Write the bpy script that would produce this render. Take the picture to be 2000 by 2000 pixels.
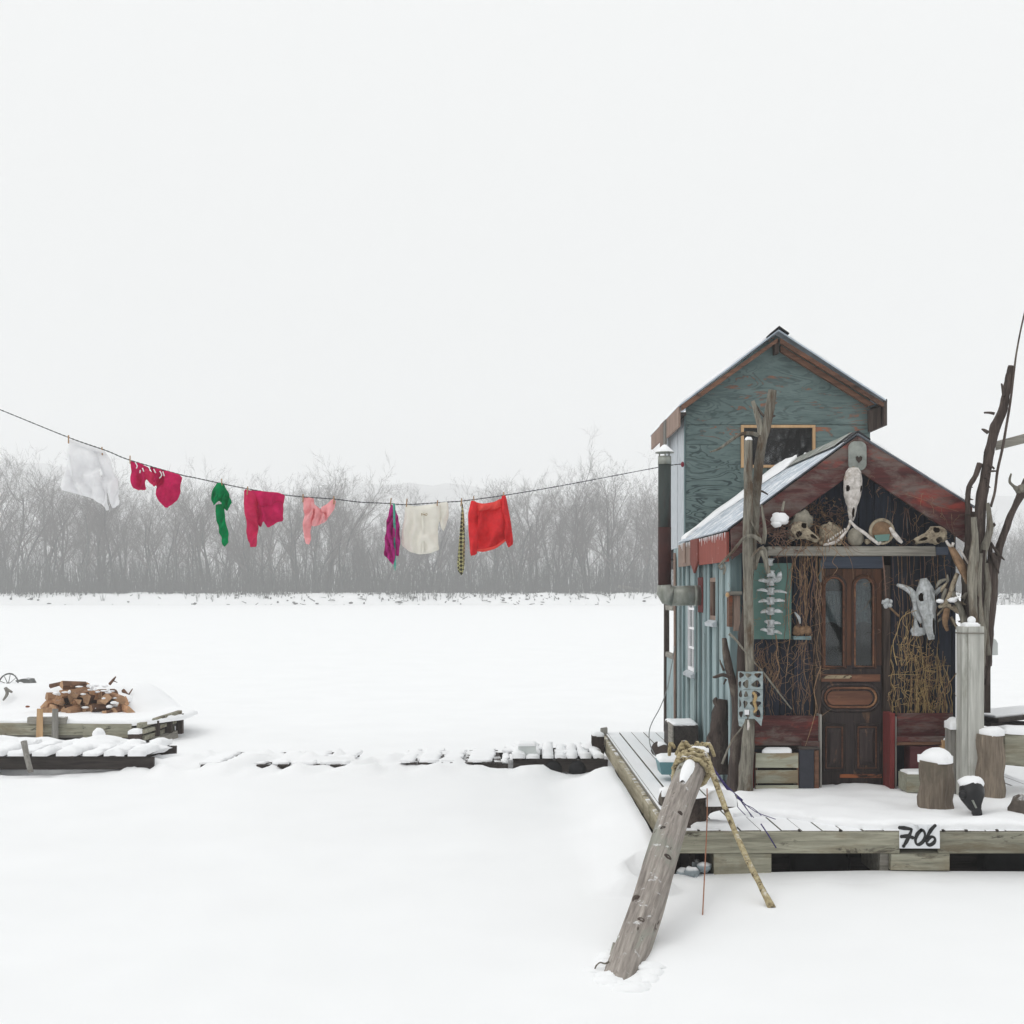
import bpy, bmesh, math, random
from mathutils import Vector, Matrix, noise
from mathutils.geometry import delaunay_2d_cdt

# ------------------------------------------------------------------ camera, sky, sun, exposure
SC = bpy.context.scene
for o in list(bpy.data.objects): bpy.data.objects.remove(o)
F, CX, CY, ZC = 2500.0, 985.0, 1155.0, 2.06          # focal length and principal point in photo pixels, eye height above the ice
cam = bpy.data.cameras.new('camera'); camo = bpy.data.objects.new('camera', cam); SC.collection.objects.link(camo)
camo.location = (0, 0, ZC); camo.rotation_euler = (math.pi/2, 0, 0)
cam.sensor_width = 36; cam.lens = F/2000*36
cam.shift_x = (1000-CX)/2000; cam.shift_y = (CY-1000)/2000
cam.clip_start = .05; cam.clip_end = 6000
SC.camera = camo

SUN_EL, SUN_AZ = 50, -115                             # degrees; azimuth from +Y towards +X
world = bpy.data.worlds.new('World'); SC.world = world; world.use_nodes = True
nt = world.node_tree; nt.nodes.clear()
wo = nt.nodes.new('ShaderNodeOutputWorld'); bg = nt.nodes.new('ShaderNodeBackground')
sky = nt.nodes.new('ShaderNodeTexSky'); sky.sky_type = 'NISHITA'; sky.sun_disc = False
sky.sun_elevation = math.radians(SUN_EL); sky.sun_rotation = math.radians(SUN_AZ)
sky.air_density = 1; sky.dust_density = 6; sky.ozone_density = 1
bw = nt.nodes.new('ShaderNodeRGBToBW')                # clear sky light, its blue taken out by the cloud layer
mx = nt.nodes.new('ShaderNodeMixRGB'); mx.inputs[0].default_value = .94
# overcast dome: evenly a little brighter towards the zenith
tcw = nt.nodes.new('ShaderNodeTexCoord'); sxw = nt.nodes.new('ShaderNodeSeparateXYZ'); nt.links.new(tcw.outputs['Generated'], sxw.inputs[0])
mrw = nt.nodes.new('ShaderNodeMapRange'); mrw.inputs[1].default_value = 0; mrw.inputs[2].default_value = 1; mrw.inputs[3].default_value = 1.0; mrw.inputs[4].default_value = 1.3
nt.links.new(sxw.outputs[2], mrw.inputs[0])
mlw = nt.nodes.new('ShaderNodeMixRGB'); mlw.blend_type = 'MULTIPLY'; mlw.inputs[0].default_value = 1; mlw.inputs[1].default_value = (8.0, 8.1, 8.08, 1)
nt.links.new(mrw.outputs[0], mlw.inputs[2]); nt.links.new(mlw.outputs[0], mx.inputs[2])
nt.links.new(sky.outputs[0], bw.inputs[0]); nt.links.new(bw.outputs[0], mx.inputs[1])
nt.links.new(mx.outputs[0], bg.inputs[0]); bg.inputs[1].default_value = .1
nt.links.new(bg.outputs[0], wo.inputs[0])

sl = bpy.data.lights.new('sun', 'SUN'); sl.energy = .6; sl.angle = math.radians(24); sl.color = (1, .975, .94)
so = bpy.data.objects.new('sun', sl); SC.collection.objects.link(so)
so.rotation_euler = (math.radians(90-SUN_EL), 0, math.radians(180-SUN_AZ)); so.location = (-8, -4, 14)
vs = SC.view_settings; vs.view_transform = 'Standard'; vs.look = 'None'; vs.exposure = 0.1; vs.gamma = 1; vs.use_curve_mapping = False
SC.cycles.use_denoising = True
SC.cycles.max_bounces = 8; SC.cycles.volume_bounces = 2; SC.cycles.transparent_max_bounces = 12

# ------------------------------------------------------------------ helpers
R = random.Random(11)
V = Vector
PI = math.pi
ORIG = {}                                             # world origin of every object that parents others

def P(px, py, Y): return V(((px-CX)*Y/F, Y, ZC-(py-CY)*Y/F))
def PXW(n, Y): return n*Y/F
def lin(r, g, b, k=1.0):
    def c(v):
        v /= 255.
        return v/12.92 if v <= .04045 else ((v+.055)/1.055)**2.4
    return (min(1, c(r)*k), min(1, c(g)*k), min(1, c(b)*k), 1)
def nz(p, s=1.0): return noise.noise(V((p[0]*s, p[1]*s, p[2]*s)))
def lerp(a, b, t): return a+(b-a)*t
def smooth(t): t = max(0, min(1, t)); return t*t*(3-2*t)

def catmull(pts, rads, k=4):
    pts = [V(p) for p in pts]; n = len(pts)
    if n < 3:
        o, r = [], []
        for i in range(k+1):
            t = i/k; o.append(pts[0].lerp(pts[-1], t)); r.append(lerp(rads[0], rads[-1], t))
        return o, r
    o, r = [], []
    for i in range(n-1):
        p0 = pts[max(0, i-1)]; p1 = pts[i]; p2 = pts[i+1]; p3 = pts[min(n-1, i+2)]
        for j in range(k):
            t = j/k
            o.append(.5*((2*p1)+(p2-p0)*t+(2*p0-5*p1+4*p2-p3)*t*t+(3*p1-p0-3*p2+p3)*t**3)); r.append(lerp(rads[i], rads[i+1], t))
    o.append(pts[-1]); r.append(rads[-1])
    return o, r

class MB:
    def __init__(s): s.v = []; s.f = []; s.sm = []
    def add(s, vs, fs, smooth=False):
        b = len(s.v); s.v += [V(p) for p in vs]
        for f in fs: s.f.append([b+i for i in f]); s.sm.append(smooth)
        return s
    def hexa(s, p):                                   # 8 corners, bottom ring then top ring
        return s.add(p, [(3, 2, 1, 0), (4, 5, 6, 7), (0, 1, 5, 4), (1, 2, 6, 5), (2, 3, 7, 6), (3, 0, 4, 7)])
    def box(s, x0, x1, y0, y1, z0, z1, j=0):
        q = lambda: R.uniform(-j, j) if j else 0
        return s.hexa([(x+q(), y+q(), z+q()) for z in (z0, z1) for x, y in ((x0, y0), (x1, y0), (x1, y1), (x0, y1))])
    def beam(s, a, b, w, h, up=(0, 0, 1), j=0, w2=None, h2=None):
        a, b = V(a), V(b); d = (b-a).normalized(); sd = d.cross(V(up))
        if sd.length < 1e-4: sd = V((1, 0, 0))
        sd.normalize(); u = sd.cross(d).normalized()
        w2 = w if w2 is None else w2; h2 = h if h2 is None else h2
        q = lambda: V((R.uniform(-j, j), R.uniform(-j, j), R.uniform(-j, j))) if j else V((0, 0, 0))
        ring = lambda c, w, h: [c-sd*w/2-u*h/2+q(), c+sd*w/2-u*h/2+q(), c+sd*w/2+u*h/2+q(), c-sd*w/2+u*h/2+q()]
        return s.hexa(ring(a, w, h)+ring(b, w2, h2))
    def prism(s, poly, off):                          # polygon swept along a vector
        n = len(poly); poly = [V(p) for p in poly]; off = V(off)
        nrm = V((0, 0, 0))
        for i in range(n):
            a, b = poly[i], poly[(i+1) % n]; nrm += a.cross(b)
        if nrm.dot(off) > 0: poly = poly[::-1]
        fs = [tuple(range(n)), tuple(range(2*n-1, n-1, -1))]+[(i+n, (i+1) % n+n, (i+1) % n, i) for i in range(n)]
        return s.add(poly+[p+off for p in poly], fs)
    def pxprism(s, poly, Yr, y0, y1):                 # polygon given in photo pixels at depth Yr, from depth y0 to y1
        pts = [P(a, b, Yr) for a, b in poly]
        return s.prism([V((p.x, y0, p.z)) for p in pts], (0, y1-y0, 0))
    def tube(s, pts, rads, n=6, rough=0, rs=6., caps=True, k=0, smooth=True, seed=0, flat=1.0):
        if not isinstance(rads, (list, tuple)): rads = [rads]*len(pts)
        if k: pts, rads = catmull(pts, rads, k)
        pts = [V(p) for p in pts]; m = len(pts); vs = []; ref = None
        for i in range(m):
            t = (pts[min(i+1, m-1)]-pts[max(i-1, 0)])
            t = t.normalized() if t.length > 1e-9 else V((0, 0, 1))
            if ref is None: ref = t.orthogonal().normalized()
            ref = ref-t*ref.dot(t)
            ref = ref.normalized() if ref.length > 1e-6 else t.orthogonal().normalized()
            bn = t.cross(ref)
            for j in range(n):
                a = 2*PI*j/n; d = ref*math.cos(a)+bn*math.sin(a)*flat; r = rads[i]
                if rough:
                    q = pts[i]*rs*.35+d*1.6+V((seed*7.3, 0, 0)); r *= 1+rough*(noise.noise(q)+.6*noise.noise(q*2.7))
                vs.append(pts[i]+d*r)
        fs = [(i*n+j, i*n+(j+1) % n, (i+1)*n+(j+1) % n, (i+1)*n+j) for i in range(m-1) for j in range(n)]
        s.add(vs, fs, smooth)
        if caps:
            b = len(s.v)-n*m
            s.f.append([b+j for j in range(n-1, -1, -1)]); s.sm.append(False)
            s.f.append([b+(m-1)*n+j for j in range(n)]); s.sm.append(False)
        return s
    def lathe(s, prof, base, n=16, axis=(0, 0, 1), smooth=True):   # prof: (radius, height)
        ax = V(axis).normalized(); u = ax.orthogonal().normalized(); w = ax.cross(u); base = V(base)
        vs = [base+ax*h+(u*math.cos(2*PI*j/n)+w*math.sin(2*PI*j/n))*r for r, h in prof for j in range(n)]
        m = len(prof)
        s.add(vs, [(i*n+j, i*n+(j+1) % n, (i+1)*n+(j+1) % n, (i+1)*n+j) for i in range(m-1) for j in range(n)], smooth)
        b = len(s.v)-n*m
        s.f.append([b+j for j in range(n-1, -1, -1)]); s.sm.append(False)
        s.f.append([b+(m-1)*n+j for j in range(n)]); s.sm.append(False)
        return s
    def blob(s, c, r, rough=.15, seed=0, nu=14, nv=9, fs=2.0, flatbot=None):
        c = V(c); vs = []; r = V(r) if hasattr(r, '__len__') else V((r, r, r))
        for i in range(nv+1):
            th = PI*i/nv
            for j in range(nu):
                ph = 2*PI*j/nu; d = V((math.sin(th)*math.cos(ph), math.sin(th)*math.sin(ph), math.cos(th)))
                k = 1+rough*(noise.noise(d*fs+V((seed*3.1, 0, 0)))+.5*noise.noise(d*fs*2.3+V((seed, 5, 0))))
                p = V((d.x*r.x*k, d.y*r.y*k, d.z*r.z*k))
                if flatbot is not None and p.z < flatbot: p.z = flatbot
                vs.append(c+p)
        s.add(vs, [(i*nu+j, (i+1)*nu+j, (i+1)*nu+(j+1) % nu, i*nu+(j+1) % nu) for i in range(nv) for j in range(nu)], True)
        return s
    def snowcap(s, poly, z, h, lip=.012, rough=.25, seed=0, step=.03):
        """pillow of snow on a flat footprint (list of x, y), thick h, edges rounded"""
        pts = [V((p[0], p[1])) for p in poly]; xs = [p.x for p in pts]; ys = [p.y for p in pts]
        d = []
        n = len(pts)
        for i in range(n):                            # resample the border
            a, b = pts[i], pts[(i+1) % n]; m = max(1, int((b-a).length/step))
            for j in range(m):
                q = a.lerp(b, j/m); d.append(q+V((noise.noise(V((q.x*9, q.y*9, seed))), noise.noise(V((q.x*9, q.y*9, seed+9)))))*lip)
        m = len(d); edges = [(i, (i+1) % m) for i in range(m)]; inner = []
        x = min(xs)+step/2
        while x < max(xs):
            y = min(ys)+step/2
            while y < max(ys): inner.append(V((x+R.uniform(-.2, .2)*step, y+R.uniform(-.2, .2)*step))); y += step
            x += step
        vv, ee, ff, ov, oe, of = delaunay_2d_cdt(d+inner, edges, [list(range(m))], 1, 1e-5)
        def bd(q):
            best = 9
            for i in range(n):
                a, b = pts[i], pts[(i+1) % n]; ab = b-a; t = max(0, min(1, (q-a).dot(ab)/max(1e-9, ab.length_squared))); best = min(best, (q-a-ab*t).length)
            return best
        top = []
        for q in vv:
            e = min(1, bd(q)/(h*.9+1e-4)); k = math.sqrt(max(0, 1-(1-e)**2))
            k *= 1+rough*noise.noise(V((q.x*4, q.y*4, seed*2.7)))
            zz = z(q.x, q.y) if callable(z) else z
            top.append(V((q.x, q.y, zz+.002+h*(.25+.75*k))))
        s.add(top, [f for f in ff], True)
        bnd = {}
        for f in ff:
            for i in range(len(f)): e = (f[i], f[(i+1) % len(f)]); bnd[e] = 1
        b = len(s.v); low = {}
        for (i, j) in list(bnd):
            if (j, i) not in bnd:
                for q in (i, j):
                    if q not in low:
                        p = vv[q]; low[q] = len(s.v); s.v.append(V((p.x, p.y, (z(p.x, p.y) if callable(z) else z)-.004)))
                t0 = b-len(top)
                s.f.append([t0+i, low[i], low[j], t0+j]); s.sm.append(True)
        return s
    def build(s, name, mat, parent=None, bevel=0, kind=None, sub=0):
        xs = [p.x for p in s.v]; ys = [p.y for p in s.v]; zs = [p.z for p in s.v]
        c = V(((min(xs)+max(xs))/2, (min(ys)+max(ys))/2, min(zs)))
        me = bpy.data.meshes.new(name); me.from_pydata([p-c for p in s.v], [], s.f)
        me.polygons.foreach_set('use_smooth', s.sm); me.update()
        o = bpy.data.objects.new(name, me); SC.collection.objects.link(o)
        me.materials.append(mat); ORIG[o.name] = c
        if parent is not None: o.parent = parent; o.location = c-ORIG[parent.name]
        else: o.location = c
        if kind: o['kind'] = kind
        if bevel:
            m = o.modifiers.new('bevel', 'BEVEL'); m.width = bevel; m.segments = 2; m.limit_method = 'ANGLE'; m.angle_limit = .9
        return o

def thing(name, label, cat, loc, group=None):
    o = bpy.data.objects.new(name, None); SC.collection.objects.link(o); o.location = loc; o.empty_display_size = .1
    ORIG[o.name] = V(loc); o['label'] = label; o['category'] = cat
    if group: o['group'] = group
    return o
def tag(o, label, cat, group=None):
    o['label'] = label; o['category'] = cat
    if group: o['group'] = group
    return o
def struct(o): o['kind'] = 'structure'; return o

# ------------------------------------------------------------------ materials
class NT:
    def __init__(s, name):
        s.m = bpy.data.materials.new(name); s.m.use_nodes = True; s.t = s.m.node_tree; s.t.nodes.clear()
        s.out = s.n('ShaderNodeOutputMaterial'); s.b = s.n('ShaderNodeBsdfPrincipled'); s.l(s.b.outputs[0], s.out.inputs[0])
        s.b.inputs['Roughness'].default_value = .8; s.b.inputs['Specular IOR Level'].default_value = .25
    def n(s, t, **k):
        x = s.t.nodes.new(t)
        for a, b in k.items(): setattr(x, a, b)
        return x
    def l(s, a, b): s.t.links.new(a, b)
    def coord(s, scale=(1, 1, 1), rnd=True):
        tc = s.n('ShaderNodeTexCoord'); mp = s.n('ShaderNodeMapping'); mp.inputs['Scale'].default_value = scale
        src = tc.outputs['Object']
        if rnd:
            oi = s.n('ShaderNodeObjectInfo'); ml = s.n('ShaderNodeMath', operation='MULTIPLY'); ml.inputs[1].default_value = 57.
            s.l(oi.outputs['Random'], ml.inputs[0]); ad = s.n('ShaderNodeVectorMath', operation='ADD')
            s.l(src, ad.inputs[0]); s.l(ml.outputs[0], ad.inputs[1]); src = ad.outputs[0]
        s.l(src, mp.inputs[0]); return mp.outputs[0]
    def noise(s, vec, scale, detail=6, rough=.6, dist=0):
        x = s.n('ShaderNodeTexNoise'); x.inputs['Scale'].default_value = scale; x.inputs['Detail'].default_value = detail
        x.inputs['Roughness'].default_value = rough; x.inputs['Distortion'].default_value = dist
        s.l(vec, x.inputs['Vector']); return x.outputs['Fac']
    def ramp(s, fac, stops):
        r = s.n('ShaderNodeValToRGB'); e = r.color_ramp.elements
        while len(e) < len(stops): e.new(.5)
        for i, (p, c) in enumerate(stops):
            e[i].position = p; e[i].color = c if hasattr(c, '__len__') else (c, c, c, 1)
        s.l(fac, r.inputs[0]); return r.outputs[0]
    def mix(s, fac, a, b, mode='MIX'):
        x = s.n('ShaderNodeMixRGB', blend_type=mode)
        for i, q in ((0, fac), (1, a), (2, b)):
            if hasattr(q, 'is_linked'): s.l(q, x.inputs[i])
            else: x.inputs[i].default_value = q
        return x.outputs[0]
    def bump(s, h, st=.3, d=.01):
        x = s.n('ShaderNodeBump'); x.inputs['Strength'].default_value = st; x.inputs['Distance'].default_value = d
        s.l(h, x.inputs['Height']); s.l(x.outputs[0], s.b.inputs['Normal'])
    def vary(s, col, amt):
        oi = s.n('ShaderNodeObjectInfo'); mr = s.n('ShaderNodeMapRange'); mr.inputs[3].default_value = 1-amt; mr.inputs[4].default_value = 1+amt
        s.l(oi.outputs['Random'], mr.inputs[0]); return s.mix(1, col, mr.outputs[0], 'MULTIPLY')
    def dust(s, col, amount, scale=5.):              # snow lying on faces that look up
        g = s.n('ShaderNodeNewGeometry'); sx = s.n('ShaderNodeSeparateXYZ'); s.l(g.outputs['Normal'], sx.inputs[0])
        up = s.ramp(sx.outputs[2], [(.45, 0.), (.85, 1.)])
        n = s.noise(s.coord((1, 1, 1)), scale, 8, .7); msk = s.ramp(n, [(max(.0, .62-amount*.5), 0.), (max(.05, .74-amount*.5), 1.)])
        return s.mix(s.mix(1, up, msk, 'MULTIPLY'), col, (.86, .87, .885, 1))

def wood(name, c1, c2, axis='z', fine=26., rough=.85, bump=.35, c3=None, m3=(.52, .6), s3=3.5, dust=0, dscale=6., var=.18, c4=None, m4=(.58, .64), s4=7.):
    t = NT(name); k = {'x': (.07, 1, 1), 'y': (1, .07, 1), 'z': (1, 1, .07)}[axis]
    v = t.coord(k); a = t.noise(v, fine, 8, .65, .6); b = t.noise(v, fine*3.2, 4, .6)
    h = t.mix(.35, a, b); col = t.ramp(h, [(.32, c1), (.68, c2)])
    crack = t.ramp(t.noise(v, fine*1.4, 3, .5, 1.2), [(.0, 0.), (.34, 0.), (.4, 1.)])
    col = t.mix(t.mix(1, crack, (1, 1, 1, 1)), tuple(q*.35 for q in c1[:3])+(1,), col)
    if c3:
        kk = {'x': (.35, 1, 1), 'y': (1, .35, 1), 'z': (1, 1, .35)}[axis]
        n = t.noise(t.coord(kk), s3, 8, .68, .4); col = t.mix(t.ramp(n, [(m3[0], 0.), (m3[1], 1.)]), col, t.ramp(a, [(.3, tuple(q*.72 for q in c3[:3])+(1,)), (.7, c3)]))
    if c4:
        n = t.noise(t.coord(kk), s4, 8, .7, .5); col = t.mix(t.ramp(n, [(m4[0], 0.), (m4[1], 1.)]), col, c4)
    col = t.vary(col, var)
    if dust: col = t.dust(col, dust, dscale)
    t.l(col, t.b.inputs['Base Color']); t.b.inputs['Roughness'].default_value = rough
    t.bump(t.mix(.5, h, crack), bump, .006); return t.m

def plain(name, c1, c2, scale=8., rough=.7, metal=0, bump=.15, spec=.3, dust=0, var=.08, k=(1, 1, 1), c3=None, m3=(.55, .62), s3=5.):
    t = NT(name); n = t.noise(t.coord(k), scale, 8, .65); col = t.ramp(n, [(.3, c1), (.7, c2)])
    if c3: col = t.mix(t.ramp(t.noise(t.coord(k), s3, 8, .7, .5), [(m3[0], 0.), (m3[1], 1.)]), col, c3)
    col = t.vary(col, var)
    if dust: col = t.dust(col, dust, 7.)
    t.l(col, t.b.inputs['Base Color']); t.b.inputs['Roughness'].default_value = rough; t.b.inputs['Metallic'].default_value = metal
    t.b.inputs['Specular IOR Level'].default_value = spec
    if bump: t.bump(n, bump, .008)
    return t.m

def snowmat(name, tint=(.93, .94, .955, 1), sc=1.0, bump=.25):
    t = NT(name); v = t.coord((1, 1, 1), False)
    a = t.noise(v, 1.3*sc, 6, .55); b = t.noise(v, 22*sc, 6, .6)
    col = t.ramp(a, [(.25, tuple(q*.965 for q in tint[:3])+(1,)), (.7, tint)])
    t.l(col, t.b.inputs['Base Color']); t.b.inputs['Roughness'].default_value = .9; t.b.inputs['Specular IOR Level'].default_value = .1
    t.bump(t.mix(.3, a, b), bump, .02); return t.m

def clothmat(name, c, c2=None, trans=.25, sc=90.):
    t = NT(name); n = t.noise(t.coord((1, 1, 1)), 9, 5, .6); w = t.noise(t.coord((1, 1, 1)), sc, 2, .5)
    c2 = c2 or tuple(q*.8 for q in c[:3])+(1,)
    col = t.ramp(n, [(.3, c2), (.7, c)]); t.l(col, t.b.inputs['Base Color']); t.b.inputs['Roughness'].default_value = .95
    t.b.inputs['Specular IOR Level'].default_value = .05
    t.bump(w, .15, .002)
    tr = t.n('ShaderNodeBsdfTranslucent'); t.l(col, tr.inputs[0]); ms = t.n('ShaderNodeMixShader'); ms.inputs[0].default_value = trans
    t.l(t.b.outputs[0], ms.inputs[1]); t.l(tr.outputs[0], ms.inputs[2]); t.l(ms.outputs[0], t.out.inputs[0]); return t.m

M = {}
M['snow'] = snowmat('snow', (.885, .892, .9, 1)); M['snowcap'] = snowmat('snow_cap', (.9, .907, .918, 1), 2.5, .35)
M['grey_x'] = wood('weathered_grey_wood_x', lin(92, 88, 82, 1.1), lin(150, 147, 138, 1.15), 'x', 22, dust=.1)
M['grey_y'] = wood('weathered_grey_wood_y', lin(92, 88, 82, 1.1), lin(150, 147, 138, 1.15), 'y', 22)
M['greypost'] = wood('pale_grey_post', lin(122, 122, 116, 1.1), lin(184, 184, 178, 1.1), 'z', 16, c3=lin(140, 140, 130), m3=(.54, .66))
M['grey_z'] = wood('weathered_grey_wood_z', lin(92, 88, 84, 1.1), lin(148, 146, 140, 1.15), 'z', 22)
M['beam'] = wood('treated_green_grey_beam', lin(88, 86, 74, 1.2), lin(154, 152, 136, 1.25), 'x', 20, c3=lin(118, 110, 92, 1.2), m3=(.48, .62), s3=5, c4=lin(66, 62, 54, 1.1), m4=(.58, .66), s4=9, bump=.6)
M['beamside'] = wood('treated_tan_side_beam', lin(112, 104, 86, 1.2), lin(176, 168, 146, 1.2), 'y', 14, c3=lin(124, 118, 96, 1.2), dust=.25)
M['deckplank'] = wood('snow_dusted_deck_plank', lin(96, 92, 84, 1.1), lin(150, 146, 138, 1.1), 'y', 24, dust=.86, dscale=9, var=.05)
M['dark_x'] = wood('dark_wood_x', lin(34, 30, 30, 1.2), lin(72, 66, 62, 1.2), 'x', 20)  # dark brown-grey wood, grain along one axis
M['dark_y'] = wood('dark_wood_y', lin(34, 30, 30, 1.2), lin(72, 66, 62, 1.2), 'y', 20, dust=.2)
M['dark_z'] = wood('dark_wood_z', lin(34, 28, 26, 1.2), lin(74, 64, 58, 1.2), 'z', 20)
M['drift'] = wood('driftwood_grey', lin(66, 62, 56, 1.1), lin(146, 142, 130, 1.15), 'z', 34, c3=lin(90, 76, 62, 1.1), m3=(.5, .62), s3=6, bump=1.0)
M['driftdark'] = wood('driftwood_dark', lin(38, 32, 30), lin(92, 80, 74), 'z', 34, c3=lin(112, 104, 94), m3=(.56, .68), s3=7, bump=1.0)
M['log'] = wood('barkless_pinkish_log', lin(98, 90, 85), lin(184, 176, 168, 1.1), 'y', 22, c3=lin(150, 150, 140, 1.15), c4=lin(66, 54, 46), m4=(.63, .68), s4=12, dust=.06, dscale=14, bump=1.0)
M['stump'] = wood('stump_bark', lin(74, 66, 58, 1.15), lin(134, 122, 108, 1.15), 'z', 26, bump=.9, c3=lin(104, 96, 84, 1.1))
M['red_x'] = wood('peeling_red_board', lin(52, 34, 34), lin(100, 54, 52), 'x', 30, c3=lin(116, 102, 96), m3=(.44, .6), s3=7, c4=lin(140, 62, 54), m4=(.54, .68), s4=6, bump=.7)
M['red_z'] = wood('peeling_red_post', lin(84, 36, 36, 1.1), lin(116, 50, 48, 1.1), 'z', 18, c3=lin(80, 58, 54, 1.1), m3=(.6, .7))
M['redfascia'] = wood('faded_red_fascia', lin(102, 54, 48), lin(150, 80, 68), 'z', 20, c3=lin(120, 108, 100, 1.1), m3=(.58, .68), c4=lin(200, 190, 185), m4=(.64, .68), s4=22)
M['brownfascia'] = wood('grey_brown_fascia', lin(96, 80, 72, 1.15), lin(146, 126, 114, 1.15), 'z', 20, c3=lin(112, 62, 54, 1.1), m3=(.6, .68))
M['rake'] = wood('rusty_brown_rafter', lin(62, 46, 40, 1.15), lin(116, 84, 66, 1.15), 'x', 22, c3=lin(140, 82, 58, 1.1), m3=(.56, .66), c4=lin(50, 40, 36), m4=(.56, .64), s4=4)
M['navy'] = wood('navy_board', lin(30, 34, 42), lin(54, 60, 74), 'z', 22, c3=lin(50, 46, 46), m3=(.6, .74), var=.25, bump=.5)
M['navylite'] = wood('blue_grey_header', lin(58, 64, 76, 1.1), lin(78, 86, 100, 1.1), 'x', 18)
M['teal'] = wood('pale_teal_board', lin(112, 130, 132, 1.05), lin(158, 174, 176, 1.05), 'z', 16, c3=lin(128, 140, 138, 1.05), m3=(.5, .66), bump=.3, c4=lin(96, 104, 102), m4=(.6, .68), s4=6)
M['tealdark'] = wood('teal_batten', lin(78, 98, 100, 1.1), lin(118, 136, 138, 1.1), 'z', 16, bump=.3)
M['greenboard'] = plain('green_painted_board', lin(80, 110, 104, 1.2), lin(94, 124, 116, 1.2), 3, .6)
M['whitepanel'] = plain('white_side_panel', lin(150, 156, 160, 1.05), lin(190, 195, 200, 1.05), 40, .8, bump=.5, k=(1, 1, .2))
M['pine'] = wood('pale_pine_trim', lin(164, 132, 98), lin(204, 170, 130), 'z', 14, bump=.1)
M['whitepaint'] = plain('white_paint', (.74, .74, .76, 1), (.82, .82, .83, 1), 12, .6)
M['door'] = wood('old_brown_door', lin(44, 32, 26), lin(104, 68, 48), 'z', 18, c3=lin(46, 42, 44, 1.3), m3=(.5, .62), s3=2.2, rough=.6, bump=.3, var=.1)
M['doorlow'] = wood('worn_dark_door', lin(34, 30, 32, 1.1), lin(70, 60, 58, 1.1), 'z', 24, c3=lin(126, 96, 74, 1.1), m3=(.6, .68), s3=6, rough=.65)
M['doorx'] = wood('old_brown_rail', lin(52, 36, 32, 1.3), lin(116, 78, 58, 1.3), 'x', 18, c3=lin(150, 112, 80, 1.2), m3=(.56, .66), s3=3, rough=.6)
M['peel'] = wood('pale_peeling_wood', lin(120, 106, 84, 1.2), lin(190, 176, 146, 1.2), 'x', 20, c3=lin(60, 46, 40), m3=(.48, .54), s3=12)
M['orangewear'] = wood('orange_worn_strip', lin(130, 76, 48, 1.2), lin(168, 104, 68, 1.2), 'x', 16, c3=lin(60, 50, 48), m3=(.5, .6), s3=9)
M['crate'] = wood('grey_green_crate', lin(112, 112, 98, 1.2), lin(162, 162, 146, 1.2), 'x', 16, c3=lin(132, 120, 98, 1.2))
M['black'] = plain('black_plastic', (.01, .01, .011, 1), (.018, .018, .02, 1), 12, .4, spec=.25)
M['navybin'] = plain('dark_navy_metal', (.018, .02, .03, 1), (.035, .037, .05, 1), 10, .55, spec=.4)
M['maroon'] = plain('maroon_painted_metal', lin(84, 44, 48, 1.15), lin(98, 54, 58, 1.15), 5, .6)
M['bluegreen'] = plain('teal_plastic', lin(78, 116, 122, 1.1), lin(92, 130, 136, 1.1), 6, .5)
M['galv'] = plain('galvanised_sheet', lin(158, 168, 178, 1.1), lin(190, 200, 210, 1.1), 5, .5, .35, bump=.05, dust=.3)
M['galvpipe'] = plain('dull_galvanised_pipe', lin(104, 108, 98, 1.1), lin(160, 162, 156, 1.1), 9, .5, .5, bump=.1, k=(1, 1, .3), dust=.15)
M['pipe'] = plain('rusting_black_pipe', lin(42, 46, 44, 1.15), lin(66, 74, 72, 1.15), 6, .6, .3, bump=.1, k=(1, 1, .2), c3=lin(64, 30, 26, 1.2), m3=(.55, .68), s3=2.4)
M['pipered'] = plain('rusted_pipe_foot', lin(46, 26, 24, 1.2), lin(64, 34, 30, 1.2), 6, .65, .2, bump=.1)
M['caprusty'] = plain('black_ridge_cap', (.012, .012, .014, 1), (.03, .03, .034, 1), 12, .7, dust=.15)
M['bone'] = plain('bleached_bone', lin(150, 144, 136, 1.1), lin(222, 216, 212, 1.1), 26, .6, bump=.8, c3=lin(140, 122, 96), m3=(.54, .7), s3=9)
M['bonegrey'] = plain('grey_bone', lin(136, 140, 138, 1.1), lin(206, 209, 212, 1.1), 26, .6, bump=.8, c3=lin(142, 134, 118), m3=(.56, .7), s3=9)
M['bonebrown'] = plain('brown_old_bone', lin(104, 92, 76), lin(178, 166, 144, 1.05), 26, .7, bump=1.0, c3=lin(76, 62, 48), m3=(.52, .66), s3=14)
M['bonedark'] = plain('socket_shade_bone', lin(52, 40, 32), lin(76, 60, 48), 12, .9)  # dark colour puts the shade into the open sockets
M['hide'] = plain('brown_dried_hide', lin(92, 72, 54, 1.15), lin(140, 112, 86, 1.15), 22, .85, bump=.6, c3=lin(190, 180, 164), m3=(.62, .7), s3=12)
M['stone'] = plain('pale_stone', lin(112, 108, 98, 1.1), lin(158, 152, 138, 1.1), 12, .9, bump=.6)
M['rock'] = plain('dark_rock', lin(64, 58, 54, 1.1), lin(100, 92, 84, 1.1), 9, .9, bump=.8, dust=.3)
M['plaque'] = plain('grey_concrete_plaque', lin(112, 116, 112, 1.15), lin(142, 146, 140, 1.15), 14, .9, bump=.5)
M['fret'] = plain('pale_blue_cast_metal', lin(120, 134, 134), lin(174, 186, 188), 18, .6, bump=.5, c3=lin(100, 92, 82), m3=(.6, .7), s3=12)
M['vine'] = plain('dry_brown_vine', lin(92, 72, 56), lin(158, 128, 98), 30, .9, var=.2)
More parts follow.
